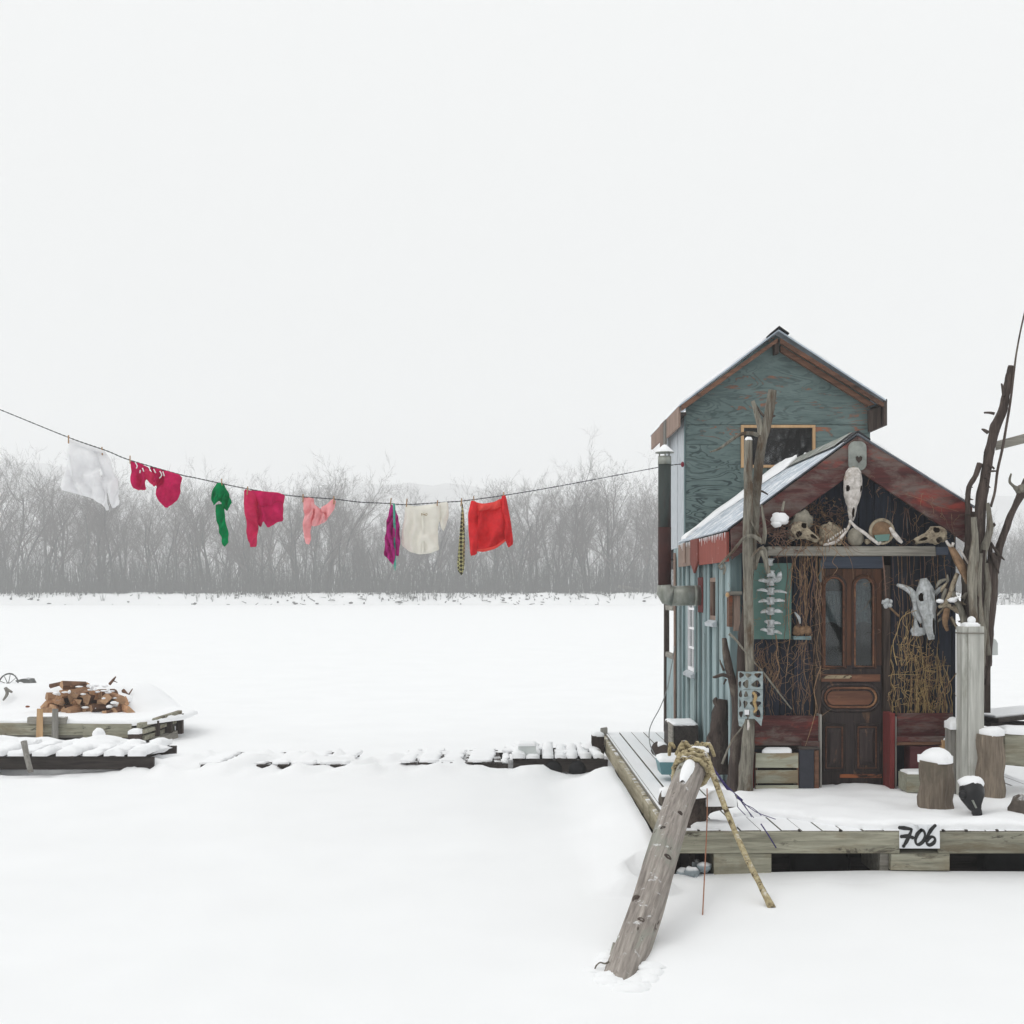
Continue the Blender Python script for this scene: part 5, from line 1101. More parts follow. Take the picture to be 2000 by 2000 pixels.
cb = thing('tan_carton', 'small tan carton with snow at the end of the right bench', 'carton', P(1848, 1460, 10.9)); pbx(cb, 'body', M['pine'], 1841, 1857, 1446, 1470, 10.85, 10.98); MB().blob(P(1848, 1444, 10.9), (.035, .05, .02), .2, 5).build('snow_cap', M['snowcap'], cb)

# ------------------------------------------------------------------ stumps, posts and rails on the right
def stump(lab, a, b, top, base, Y, seed, par_kind='stump', capw=None):
    r = PXW((b-a)/2, Y); cx_ = P((a+b)/2, 0, Y).x; z0, z1 = pz2(base, Y)-.06, pz2(top, Y)
    t = thing('tree_stump', lab, 'stump', (cx_, Y+r, z0), None)
    n = 12; MB().tube([V((cx_+.01*math.sin(k), Y+r, lerp(z0, z1, k/n))) for k in range(n+1)], [r*(1.04-.05*k/n) for k in range(n+1)], 26, .1, 10, seed=seed).build('trunk', M['stump'], t)
    pl_ = [(cx_+r*.99*math.cos(q), Y+r+r*.99*math.sin(q)) for q in [2*PI*k/18 for k in range(18)]]
    MB().snowcap(pl_, z1, PXW(capw or 19, Y), .03, .8, seed, .026).build('snow_cap', M['snowcap'], t); return t
stump('squat log stump with thick snow cap beside the black boot', 1807, 1872, 1492, 1600, 9.8, 3)
stump('taller log stump with snow cap behind the black boot', 1917, 1970, 1438, 1556, 10.35, 4, capw=16)
sh = thing('short_post', 'short pale post with drooping snow left of the tall post', 'post', P(1868, 1520, 10.62))
pbx(sh, 'timber', M['grey_z'], 1855, 1868, 1424, 1560, 10.62, 10.74); pbx(sh, 'timber', M['crate'], 1868.5, 1884, 1418, 1560, 10.61, 10.74)
MB().snowcap([(P(1857, 0, 10.6).x, 10.59), (P(1884, 0, 10.6).x, 10.59), (P(1884, 0, 10.6).x, 10.76), (P(1857, 0, 10.6).x, 10.76)], pz2(1424, 10.6), .1, .012, .3, 6, .022).build('snow_cap', M['snowcap'], sh)
tp = thing('square_post', 'tall square grey post with a ball of snow on top', 'post', P(1901, 1520, 10.45))
xa, xb = P(1880, 0, 10.45).x, P(1922, 0, 10.45).x; z1 = pz2(1224, 10.45)
MB().box(xa, xa+.048, 10.46, 10.6, ZD, z1).build('side_facing', M['greypost'], tp, .004); MB().box(xa+.05, xb, 10.45, 10.6, ZD, z1, .002).build('timber', M['greypost'], tp, .005); MB().box(xa-.004, xb+.004, 10.445, 10.605, z1-.06, z1-.048).build('top_groove', M['grey_x'], tp)
MB().snowcap([(xa+.03, 10.47), (xb-.02, 10.47), (xb-.02, 10.58), (xa+.03, 10.58)], z1, .03, .008, .2, 2, .02).build('snow_cap', M['snowcap'], tp); MB().blob((P(1899, 0, 10.5).x, 10.52, z1+.05), (.034, .034, .034), .08, 1).build('snow_ball', M['snowcap'], tp)
lb_ = thing('log_offcut', 'dark upright log between the tall post and the taller stump', 'log', P(1912, 1540, 10.5)); MB().tube([P(1911, 1436, 10.5), P(1910, 1480, 10.5), P(1911, 1535, 10.5)], [.042, .05, .055], 14, .12, k=4).build('wood', M['stump'], lb_)
rl = thing('rail_timber', 'heavy green-grey rail timber with snow running off the right edge', 'rail', P(1985, 1500, 10.55))
MB().hexa([V(p) for p in ((P(1962, 0, 10.5).x, 10.5, pz2(1494, 10.5)), (5.2, 10.5, pz2(1520, 10.5)), (5.2, 10.66, pz2(1520, 10.5)), (P(1962, 0, 10.5).x, 10.66, pz2(1494, 10.5)), (P(1962, 0, 10.5).x, 10.5, pz2(1432, 10.5)), (5.2, 10.5, pz2(1452, 10.5)), (5.2, 10.66, pz2(1452, 10.5)), (P(1962, 0, 10.5).x, 10.66, pz2(1432, 10.5)))]).build('timber', M['beam'], rl, .008)
MB().snowcap([(P(1962, 0, 10.5).x, 10.49), (5.2, 10.49), (5.2, 10.68), (P(1962, 0, 10.5).x, 10.68)], lambda x, y: lerp(pz2(1432, 10.5), pz2(1452, 10.5), (x-P(1962, 0, 10.5).x)/(5.2-P(1962, 0, 10.5).x)), .07, .03, .7, 4, .035).build('snow_cap', M['snowcap'], rl)
gp = thing('gangplank', 'snow-covered gangplank rising off the right edge behind the post', 'gangplank', P(1960, 1410, 12.4))
a_, b_ = P(1915, 1403, 12.3), P(2060, 1388, 12.6)
MB().beam(a_, b_, .5, .035).build('plank', M['dark_x'], gp); MB().beam(P(1915, 1412, 12.3), P(2060, 1418, 12.4), .4, .04).build('plank', M['dark_x'], gp)
MB().beam(a_+V((0, .05, .03)), b_+V((0, .05, .03)), .46, .03).build('snow_cover', M['snowcap'], gp, .015)
bt = thing('rubber_boot', 'black rubber boot lying toe down in the snow, snow on top', 'boot', P(1898, 1598, 9.7))
Yb = 9.66
MB().tube([P(1898, 1543, Yb+.05), P(1899, 1556, Yb), P(1903, 1572, Yb-.03), P(1907, 1582, Yb-.05), P(1908, 1590, Yb-.06), P(1907, 1598, Yb-.06)], [PXW(q, Yb) for q in (24, 23, 15, 9.5, 10, 5)], 18, .04, k=5).build('shaft', M['black'], bt)
MB().blob(P(1881, 1552, Yb-.02), (.032, .04, .034), .1, 2).build('heel', M['black'], bt)
MB().pxprism([(1890, 1560), (1893, 1559), (1900, 1574), (1897, 1575)], Yb, Yb-.09, Yb-.075).build('strap', M['galvpipe'], bt)
MB().blob(P(1897, 1530, Yb+.06), (.098, .085, .058), .14, 7, 20, 12, flatbot=-.05).build('snow_cap', M['snowcap'], bt)
b = MB(); b.blob(P(2004, 1588, 9.7), (.13, .15, .13), .3, 5, 18, 12); tag(b.build('rock', M['rock']), 'dark rounded rock at the right edge of the deck', 'rock')
ml = thing('meter_box', 'small arched pale grey box on a dark post right of the tall post', 'meter box', P(1935, 1390, 11.3))
MB().pxprism([(1926, 1280), (1926, 1256), (1929, 1249), (1935, 1246), (1942, 1249), (1946, 1256), (1946, 1279)], 11.2, 11.16, 11.26).build('case', M['mail'], ml, .004); MB().pxprism(rect(1923, 1248, 1926, 1281), 11.2, 11.15, 11.27).build('side_plate', M['rust'], ml)
MB().pxprism(rect(1922, 1281, 1933, 1392), 11.2, 11.18, 11.26).build('post', M['dark_z'], ml)

# tall driftwood tree at the right of the porch
dt = thing('driftwood_tree', 'tall bundle of dark driftwood trunks at the right of the porch', 'driftwood', (P(1905, 0, 10.9).x, 10.9, ZD))
Yt = 10.84
for nm, l, w, m, dy, sd_ in (
    ('trunk', [(1975, 714), (1972, 735), (1965, 770), (1958, 800), (1945, 830), (1938, 855), (1930, 900), (1921, 950), (1914, 1000), (1909, 1060), (1908, 1120), (1910, 1200), (1905, 1300), (1900, 1420), (1898, 1560)], [4.5, 7, 8, 9, 9, 9, 9, 10, 11, 14, 17, 19, 18, 18, 18], 'driftdark', 0, 1),
    ('trunk', [(1898, 1000), (1895, 1050), (1893, 1110), (1893, 1180), (1890, 1300), (1888, 1450), (1886, 1560)], [11, 12, 13, 14, 14, 14, 14], 'driftdark', .06, 2),
    ('limb', [(1914, 905), (1905, 930), (1894, 948), (1890, 975), (1891, 1005)], [6, 5, 5, 5, 5], 'driftdark', -.01, 3),
    ('limb', [(1929, 982), (1932, 1010), (1932, 1040), (1924, 1065), (1918, 1095), (1914, 1140), (1916, 1200)], [3, 5, 7, 8, 7, 7, 5], 'drift', -.07, 4),
    ('limb', [(2010, 938), (1996, 962), (1984, 985), (1972, 1010), (1962, 1040), (1952, 1070), (1944, 1110), (1938, 1160), (1932, 1220), (1925, 1300)], [10, 9, 6, 6, 6.5, 7, 8, 9, 9, 10], 'driftdark', .02, 5),
    ('knuckle', [(1975, 925), (1972, 940), (1980, 950), (1990, 956), (2008, 950)], [1.6, 2.4, 3, 8, 9], 'drift', .0, 6),
    ('limb', [(1902, 1010), (1906, 1080), (1902, 1160), (1908, 1240), (1914, 1320)], [5, 6, 6, 6, 6], 'drift', -.12, 7),
    ('limb', [(1925, 1100), (1930, 1150), (1924, 1210), (1930, 1280)], [5, 6, 6, 5], 'drift', -.1, 8)):
    lm(nm, l, w, M[m], dt, Yt+dy, 16, .34, 6, sd_)
dr = random.Random(17)
for k in range(13):
    x = dr.uniform(1893, 1936); y0 = dr.uniform(1010, 1090); y1 = dr.uniform(1240, 1400); l = [(x+dr.uniform(-4, 8), y0), (x+dr.uniform(-5, 5), lerp(y0, y1, .3)), (x+dr.uniform(-6, 4), lerp(y0, y1, .65)), (x-4+dr.uniform(-6, 6), y1)]
    lm('limb', l, [dr.uniform(1.5, 4), dr.uniform(4, 8), dr.uniform(4, 8), dr.uniform(3, 6)], M['driftdark'] if dr.random() < .7 else M['drift'], dt, Yt+dr.uniform(-.12, .08), 12, .38, 5, 40+k)
for l, w in (([(1960, 772), (1957, 752), (1955, 750)], [3, 2, 1]), ([(1942, 808), (1932, 806), (1922, 806)], [3, 2.5, 1.8]), ([(1930, 845), (1922, 840), (1917, 838)], [4, 3, 1]), ([(1928, 905), (1938, 912), (1942, 916)], [2.5, 2, 2]), ([(1924, 935), (1930, 922), (1940, 920), (1946, 920)], [3, 2.2, 2, 1.4]), ([(1928, 945), (1932, 936)], [2, 1]), ([(1926, 955), (1931, 950), (1934, 953)], [2, 1.5, 1]), ([(1893, 950), (1900, 952)], [2, .8]), ([(1895, 975), (1901, 976)], [2, .8]),
             ([(1935, 1060), (1945, 1075), (1956, 1088), (1962, 1094)], [3, 3, 2.4, 1]), ([(1938, 1080), (1944, 1098), (1951, 1120)], [4, 5, 1]), ([(1940, 1025), (1944, 1026)], [5, 2])):
    lm('stub', l, w, M['driftdark'], dt, Yt-.05, 7, .15, 3)
cbl = MB().tube([P(a, q, 10.8) for a, q in [(2004, 600), (1994, 642), (1985, 690), (1980, 730), (1974, 780), (1966, 830), (1957, 880), (1948, 920), (1943, 960), (1935, 990)]], [PXW(q, 10.8) for q in (1.8, 1.8, 2, 2.2, 2.4, 2.4, 2.6, 2.6, 2.6, 3)], 7, .2, k=4); tag(cbl.build('slanting_rod', M['driftdark']), 'thin dark pole slanting up off the right edge past the driftwood', 'pole')
gb = MB(); gb.hexa([P(1944, 880, 10.9), P(2080, 846, 10.9), P(2080, 846, 10.95), P(1944, 880, 10.95), P(1945, 862, 10.9), P(2080, 826, 10.9), P(2080, 826, 10.95), P(1945, 862, 10.95)]); tag(gb.build('grey_board', M['grey_x']), 'grey board jutting in from the right edge behind the thin pole', 'board')
# ------------------------------------------------------------------ porch shelf, skulls and bones
shf = MB().box(P(1500, 0, 10.93).x, P(1828, 0, 10.93).x, 10.93, 11.17, pz2(1085, 10.93), pz2(1067, 10.93), .004); sh_ = tag(shf.build('shelf_beam', M['grey_x'], None, .006), 'grey timber shelf above the door carrying old skulls', 'shelf')
MB().box(P(1828, 0, 10.93).x+.002, P(1853, 0, 10.93).x, 10.94, 11.17, pz2(1083, 10.93), pz2(1068, 10.93)).build('shelf_end', M['navylite'], sh_)
def bones(b, l, Y, w, flat=.7, n=10, rough=.12, k=4): b.tube([P(a, q, Y) for a, q in l], [PXW(x, Y) for x in w], n, rough, 12, k=k, flat=flat); return b
def skull(c, axis, side, L, prof, holes, depth, m, nm, lab, nose=True):
    """skull seen from the front: axis runs from poll to muzzle, side to the right; prof (t, half width); holes (u, t, ru, rt) are left open"""
    axis, side = V(axis).normalized(), V(side).normalized(); fr_ = side.cross(axis)
    if fr_.y > 0: fr_ = -fr_
    t = thing(nm, lab, 'skull', c); c = V(c)
    nu, nv = 27, 45; vs = []
    def hw(q):
        for (a, x), (b2, y) in zip(prof, prof[1:]):
            if a <= q <= b2: s = (q-a)/(b2-a); return lerp(x, y, smooth(s)*.5+s*.5)
        return prof[-1][1]
    for j in range(nv):
        q = j/(nv-1); w_ = hw(q)
        for i in range(nu):
            u = -1+2*i/(nu-1); d = depth*(1-.45*q)*math.sqrt(max(0, 1-abs(u)**2.4))*(1-.5*smooth((q-.9)/.1))*(.55+.45*smooth(q/.15))
            d += .12*depth*noise.noise(V((u*2, q*5, L*10)))+.09*depth*noise.noise(V((u*5, q*14, L*7)))-.06*depth*math.exp(-(u/.05)**2)*smooth((q-.1)/.1)
            for hu, ht, ru, rt in holes:
                e = math.hypot((u-hu)/ru, (q-ht)/rt)
                if e < 1.7: d += .16*depth*math.exp(-((e-1.15)/.25)**2)
            vs.append(c+axis*L*q+side*u*w_+fr_*d)
    def hole(i, j):
        u = -1+2*(i+.5)/(nu-1); q = (j+.5)/(nv-1); return any(((u-a)/ru)**2+((q-b2)/rt)**2 < 1 for a, b2, ru, rt in holes)
    b = MB(); b.add(vs, [(j*nu+i, j*nu+i+1, (j+1)*nu+i+1, (j+1)*nu+i) for j in range(nv-1) for i in range(nu-1) if not hole(i, j)], True); b.build('cranium', m, t)
    b = MB(); vs2 = []
    for j in range(nv):
        q = j/(nv-1); w_ = hw(q)*.985
        for i in range(nu): u = -1+2*i/(nu-1); vs2.append(c+axis*L*q+side*u*w_-fr_*depth*.25*math.sqrt(max(0, 1-u*u)))
    b.add(vs2, [(j*nu+i, (j+1)*nu+i, (j+1)*nu+i+1, j*nu+i+1) for j in range(nv-1) for i in range(nu-1)], True); b.build('skull_base', M['bonedark'], t)
    return t
# long bleached skull hanging in the gable
g = skull(P(1667, 914, 10.95), (-.045, -.02, -1), (1, 0, -.04), PXW(104, 10.95), [(0, .042), (.08, .066), (.22, .08), (.36, .08), (.5, .074), (.62, .06), (.74, .038), (.9, .031), (1, .016)], [(-.72, .4, .16, .06), (.74, .4, .16, .06), (0, .86, .34, .1)], .075, M['bone'], 'long_skull', 'long bleached cattle skull hanging under the gable plaque')
b = MB(); b.blob(P(1666, 922, 10.94), (.035, .03, .06), .3, 2); b.build('dried_skin', M['bonebrown'], g)
# grey plaque with a cut-out heart
pq = thing('heart_plaque', 'grey oblong plaque with a small dark heart at the gable peak', 'plaque', P(1675, 920, 10.94))
def rrect(x0, x1, y0, y1, r, n=6): return [(cx_+r*math.cos(a0+PI/2*k/n), cy_+r*math.sin(a0+PI/2*k/n)) for cx_, cy_, a0 in ((x1-r, y1-r, 0), (x0+r, y1-r, PI/2), (x0+r, y0+r, PI), (x1-r, y0+r, 1.5*PI)) for k in range(n+1)]
MB().pxprism(rrect(1657, 1692, 862, 919, 13), 10.94, 10.925, 10.955).build('slab', M['plaque'], pq, .006)
hp = [(1676, 905), (1671, 899), (1670, 893), (1673, 891), (1676, 894), (1679, 891), (1683, 893), (1682, 899)]
MB().pxprism([(1676+(a-1676)*1.25, 897+(q-897)*1.25) for a, q in hp], 10.94, 10.919, 10.9245).build('heart_rim', M['plaque'], pq); MB().pxprism(hp, 10.94, 10.916, 10.9188).build('heart', M['dark_z'], pq)
# jaw bones crossing like a gable
jb = thing('jaw_bones', 'pair of pale jaw bones meeting in an inverted V on the shelf', 'bones', P(1662, 1066, 10.9))
b = MB(); bones(b, [(1661, 1018), (1656, 1032), (1644, 1048), (1628, 1060), (1608, 1064)], 10.9, [3, 3.5, 4, 4, 2.5]); b.build('jaw', M['bone'], jb)
b = MB(); bones(b, [(1659, 1016), (1672, 1030), (1690, 1042), (1704, 1054), (1716, 1062), (1720, 1058)], 10.89, [3, 3.5, 4, 4, 3.5, 2]); b.build('jaw', M['bone'], jb)
b = MB()
for k in range(8): p = P(lerp(1650, 1618, k/7), lerp(1038, 1060, k/7)-4, 10.89); b.blob(p, (.008, .01, .012), .2, k, 6, 5)
b.build('teeth', M['bone'], jb)
# round bowl-like shell lying on its side
bw_ = thing('round_shell', 'round pale shell open to the front with brown inside on the shelf', 'shell', P(1722, 1066, 10.95))
c = P(1722, 1038, 10.93); n = 26
ring = [c+V((math.cos(2*PI*k/n)*.098, 0, math.sin(2*PI*k/n)*.1)) for k in range(n+1)]; MB().tube(ring, .0135, 8, .2, 20, caps=False).build('rim', M['bonebrown'], bw_)
b = MB(); b.lathe([(.098, 0), (.09, .05), (.06, .1), (.02, .12)], c, 22, (0, 1, 0)); b.build('bowl', M['hide'], bw_)
MB().pxprism([(1708, 1045), (1738, 1043), (1736, 1056), (1712, 1058)], 10.9, 10.9, 10.92).build('green_band', M['greenboard'], bw_)
b = MB(); bones(b, [(1738, 1030), (1746, 1042), (1754, 1052), (1762, 1060)], 10.92, [3, 6, 6, 3]); b.build('flange', M['bone'], bw_)
# skulls lying on the shelf
def lying(nm, lab, c, L, face, m, depth=.09):
    return skull(c, face, V((face[2], .0, -face[0])) if abs(face[0]) > .2 else (1, 0, 0), L, [(0, .04), (.12, .065), (.3, .078), (.36, .082), (.44, .062), (.6, .042), (.8, .032), (.9, .03), (1, .018)], [(-.55, .34, .3, .1), (.55, .34, .3, .1), (0, .8, .4, .13)], depth, m, nm, lab)
lying('broad_skull', 'brownish skull at the left end of the shelf facing right', P(1548, 1028, 10.9), .25, (.86, -.25, -.52), M['bonebrown'])
lying('broad_skull', 'knobbly pale skull at the right end of the shelf facing left', P(1843, 1040, 10.9), .29, (-.95, -.2, -.28), M['bonebrown'])
b = MB(); b.blob(P(1566, 1018, 11.0), (.09, .08, .1), .35, 3, 16, 10); b.blob(P(1548, 1040, 10.98), (.05, .06, .07), .3, 4); tag(b.build('shelf_lump', M['stone']), 'rough grey lump behind the left skull on the shelf', 'stone')
b = MB(); b.blob(P(1622, 1046, 11.02), (.1, .07, .11), .35, 8, 16, 10); tag(b.build('shelf_clod', M['bonebrown']), 'brown clod with holes left of the jaw bones on the shelf', 'clod')
b = MB(); b.blob(P(1671, 1050, 11.0), (.07, .06, .085), .2, 12, 16, 10, flatbot=-.075); tag(b.build('shelf_stone', M['stone']), 'pale tapered stone between the jaw bones on the shelf', 'stone')
for k, (px, py, r_, lab) in enumerate(((1640, 1060, .022, 'small brown bone at the left foot of the jaw bones'), (1694, 1058, .026, 'small brown bone right of the pale stone on the shelf'), (1604, 1060, .024, 'small brown bone between the left skull and the clod'), (1838, 1050, .045, 'round pale knuckle bone at the right end of the shelf'), (1790, 1058, .026, 'small dark bone under the right skull on the shelf'))):
    tag(MB().blob(P(px, py, 10.93), (r_, r_, r_*.9), .35, k+20, 10, 7).build('small_bone', M['bonebrown']), lab, 'bone')
sn = thing('snowy_nest', 'clump of dark twigs holding a lump of snow at the left shelf end', 'twigs', P(1525, 1050, 10.9))
b = MB(); nr = random.Random(4)
for k in range(70):
    p = P(1522+nr.gauss(0, 18), 1042+nr.gauss(0, 13), 10.92); d = V((nr.gauss(0, 1), nr.gauss(0, .5), nr.gauss(0, .6))).normalized()*nr.uniform(.04, .13); b.tube([p-d*.5, p+V((0, 0, nr.uniform(-.02, .02))), p+d*.5], [.003, .005, .002], 4)
b.build('twigs', M['vinered'], sn)
MB().blob(P(1523, 1013, 10.86), (.078, .06, .055), .25, 3, 20, 14, 1.6).blob(P(1517, 1023, 10.85), (.045, .05, .03), .25, 6).build('snow_lump', M['snowcap'], sn); lm('twig', [(1528, 998), (1530, 985), (1532, 979)], [2.5, 2.5, 2], M['drift'], sn, 10.88, 7, .1, 2)
# big white cattle skull right of the door
sk = skull(P(1803, 1130, 11.0), (.12, -.05, -1), (1, 0, .12), PXW(120, 11.0), [(0, .026), (.06, .044), (.2, .074), (.32, .086), (.45, .078), (.6, .06), (.75, .046), (.88, .038), (1, .026)], [(-.72, .3, .2, .075), (.78, .34, .16, .06), (.38, .8, .34, .14)], .09, M['bonegrey'], 'cattle_skull', 'large white cattle skull hung on the wall right of the door')
b = MB(); bones(b, [(1788, 1175), (1783, 1160), (1772, 1150), (1760, 1145), (1752, 1142)], 11.02, [7, 7, 6, 4.5, 2.5], 1); bones(b, [(1783, 1160), (1787, 1180), (1792, 1200), (1800, 1216)], 11.03, [4, 5, 5, 4], 1); b.build('horn', M['bonegrey'], sk)
b = MB(); bones(b, [(1826, 1160), (1834, 1152), (1842, 1146)], 11.02, [5, 4.5, 3.5], 1); b.build('horn', M['bonegrey'], sk)
pv_ = thing('pelvis_bone', 'pale pelvis bone with a dark hole below the cattle skull', 'bone', P(1795, 1245, 11.04))
b = MB(); n = 20; cx_, cy_ = 1795, 1215
outer = [(1783, 1186), (1792, 1184), (1800, 1200), (1808, 1214), (1812, 1228), (1806, 1240), (1794, 1243), (1782, 1242), (1778, 1232), (1784, 1222), (1786, 1208), (1780, 1196)]
b.pxprism([(1783, 1186), (1792, 1184), (1800, 1200), (1788, 1206), (1786, 1208), (1780, 1196)], 11.06, 11.05, 11.08); b.pxprism([(1800, 1200), (1808, 1214), (1812, 1228), (1803, 1226), (1801, 1214), (1794, 1205)], 11.06, 11.05, 11.08)
b.pxprism([(1788, 1206), (1794, 1205), (1791, 1214), (1795, 1225), (1803, 1226), (1812, 1228), (1806, 1240), (1794, 1243), (1782, 1242), (1778, 1232), (1784, 1222), (1786, 1208)], 11.06, 11.048, 11.078); b.build('bone', M['bonegrey'], pv_, .006)
# antlers, hide and bones on the driftwood right of the skull
vr2 = random.Random(31)
an = thing('antler_cluster', 'weathered antlers and roots tangled at the right of the porch', 'antlers', P(1855, 1240, 10.85))
for l, w, m in (([(1870, 1120), (1862, 1140), (1856, 1160), (1846, 1178), (1836, 1186)], [5, 6, 6, 5, 3], 'bonebrown'), ([(1858, 1150), (1866, 1170), (1876, 1190), (1884, 1215), (1878, 1235)], [5, 6, 8, 9, 5], 'drift'), ([(1833, 1186), (1845, 1182), (1860, 1186), (1872, 1196)], [3, 5, 6, 5], 'bonebrown'), ([(1848, 1150), (1842, 1165), (1840, 1180)], [4, 4, 3], 'drift'), ([(1880, 1170), (1890, 1160), (1896, 1180), (1904, 1200)], [6, 5, 4, 3], 'drift'), ([(1858, 1205), (1866, 1220), (1870, 1232)], [3, 3, 2], 'bonebrown')):
    b = MB(); bones(b, l, 10.84, w, .8); b.build('branch', M[m], an)
b = MB(); bones(b, [(1850, 1188), (1847, 1204), (1846, 1218), (1851, 1232)], 10.85, [8, 9, 7, 4], .6); b.build('hanging_bone', M['hide'], an)
for k in range(14):
    x, y = vr2.uniform(1838, 1892), vr2.uniform(1130, 1215); a = vr2.uniform(0, 6.28); L = vr2.uniform(14, 34); b = MB(); bones(b, [(x-L*.5*math.cos(a), y-L*.5*math.sin(a)), (x+vr2.uniform(-4, 4), y+vr2.uniform(-4, 4)), (x+L*.5*math.cos(a), y+L*.5*math.sin(a))], 10.86+vr2.uniform(-.04, .06), [1.5, vr2.uniform(2.5, 5), 1.2], .8); b.build('branch', M[vr2.choice(('drift', 'driftdark', 'bonebrown'))], an)
for px, py, r_ in ((1836, 1174, .022), (1860, 1172, .026), (1868, 1168, .014)): MB().blob(P(px, py, 10.8), (r_*1.5, r_, r_*.8), .25, px).build('snow_bit', M['snowcap'], an)
hd = thing('dried_hide', 'brown dried hide with pale edges hanging by the shelf end', 'hide', P(1875, 1145, 10.8))
b = MB(); b.tube([P(1852, 1062, 10.82), P(1860, 1074, 10.8), P(1872, 1096, 10.78), P(1882, 1115, 10.78), P(1890, 1138, 10.8)], [PXW(q, 10.8) for q in (4, 11, 15, 14, 7)], 16, .18, 10, k=5, flat=.4); b.build('skin', M['hide'], hd)
b = MB(); bones(b, [(1848, 1056), (1852, 1063), (1858, 1068)], 10.79, [3, 4, 3]); bones(b, [(1862, 1060), (1860, 1068)], 10.78, [4, 3]); bones(b, [(1876, 1074), (1886, 1092), (1896, 1108), (1896, 1124)], 10.77, [2, 2.5, 3, 2.5]); b.build('bone_tips', M['bone'], hd)
# bone spine on the green board
gbd = pbx(None, 'green_board', M['greenboard'], 1470, 1546, 1100, 1248, 11.08, 11.1); tag(gbd, 'flat sage green board on the wall behind the bone spine', 'board')
spn = thing('bone_spine', 'hanging string of white vertebrae on the green board', 'bones', P(1505, 1240, 11.0))
YS_ = 11.0
for k, (py, lw, rw, tl, trr) in enumerate(((1098, 8, 9, 4, -6), (1121, 6, 9, 6, 10), (1137, 24, 22, -3, -9), (1155, 27, 32, -2, 3), (1174, 24, 28, 2, 0), (1194, 20, 24, 3, 2), (1218, 12, 20, -4, 0), (1233, 20, 22, -3, 5))):
    b = MB(); cx_ = 1505-(k == 0)*2; c = P(cx_, py, YS_)
    b.lathe([(.02, -.03), (.034, -.026), (.026, -.005), (.026, .01), (.036, .028), (.02, .034)], c, 12, (0, 0, 1)); b.blob(c+V((0, -.03, .0)), (.018, .03, .03), .3, k, 8, 6)
    for s_, wd, tt in ((-1, lw, tl), (1, rw, trr)):
        p0 = P(cx_+s_*4, py, YS_-.01); p1 = P(cx_+s_*wd*.6, py+tt*.5-2, YS_-.025); p2 = P(cx_+s_*wd, py+tt, YS_-.02)
        b.tube([p0, p1, p2], [.016, .017+.003*(k % 3), .007], 8, .1, k=3, flat=.5)
    if k == 1: b.tube([P(1518, 1128, YS_), P(1524, 1118, YS_), P(1523, 1132, YS_), P(1515, 1136, YS_)], [.012, .014, .014, .01], 8, k=3)
    b.build('vertebra', M['bonegrey'], spn)
MB().tube([P(1503, 1085, 11.02), P(1505, 1235, 11.02)], .006, 6).build('cord', M['vine'], spn)
fl = thing('white_bone_rosette', 'small white bone rosette hanging on a string right of the door', 'bone', P(1732, 1188, 10.98))
b = MB()
for dx, dy in ((-6, -2), (0, -5), (7, -3), (6, 4), (-2, 6), (0, 0)): b.blob(P(1732+dx, 1178+dy, 10.98+R.uniform(-.02, .01)), (.02, .02, .02), .3, dx+9, 9, 7)
b.build('rosette', M['bonegrey'], fl); MB().tube([P(1724, 1086, 10.95), P(1728, 1130, 10.96), P(1731, 1174, 10.97)], .005, 5, k=3).build('string', M['vinered'], fl); lm('stalk', [(1734, 1182), (1744, 1192), (1756, 1204)], [1.6, 2, 2.4], M['vine'], fl, 11.0, 6, .1, 3)
sl_ = thing('wall_ledge', 'small blue ledge with pine cones left of the door', 'ledge', P(1570, 1246, 11.05)); pbx(sl_, 'board', M['tealdark'], 1550, 1585, 1243, 1250, 11.04, 11.17)
for k, px in enumerate((1556, 1566, 1577)): tag(MB().blob(P(px, 1232, 11.07), (.035, .035, .045), .35, k+2, 10, 8).build('pine_cone', M['hide']), ('brown pine cone at the left of the small blue ledge', 'brown pine cone in the middle of the small blue ledge', 'brown pine cone at the right of the small blue ledge')[k], 'pine cone', 'pine cones on the ledge')
tag(MB().tube([P(1552, 1196, 11.05), P(1560, 1206, 11.04), P(1563, 1218, 11.05)], [.008, .02, .01], 8, k=4, flat=.4).build('feather', M['bonegrey']), 'grey feather stuck above the small blue ledge', 'feather')

# ------------------------------------------------------------------ dry vines on the front wall
vr = random.Random(8)
def vine(nm, lab, strands, m, mats=None):
    t = thing(nm, lab, 'vine', P(*strands[0][0][-1], 11.1)); groups = {}
    for l, w, Y in strands:
        k = vr.choice(mats or [m]); groups.setdefault(k, MB()).tube([P(a, q, Y) for a, q in l], [PXW(w*.66*(1-.5*i/len(l)), Y) for i in range(len(l))], 4, 0, k=3)
    for k, b in groups.items(): b.build('stems', M[k], t, kind='stuff')
    return t
def wander(x0, y0, x1, y1, n, amp):
    return [(lerp(x0, x1, i/n)+vr.gauss(0, amp*.55)*(0 < i < n), lerp(y0, y1, i/n)+vr.gauss(0, amp*.3)*(0 < i < n)) for i in range(n+1)]
S = []
for k in range(56):
    x = vr.uniform(1545, 1652); top = 1075-(x-1545)*.72*vr.uniform(.75, 1); S.append((wander(x, max(940, top)+vr.uniform(0, 20), x+vr.gauss(-12, 18), 1066, 6, 5), vr.uniform(.6, 1.5), vr.uniform(11.1, 11.16)))
for k in range(110): x = vr.uniform(1550, 1645); y = vr.uniform(985, 1050); S.append((wander(x, y, x+vr.gauss(0, 20), y+vr.gauss(0, 16), 4, 5), vr.uniform(.6, 1.2), vr.uniform(11.06, 11.15)))
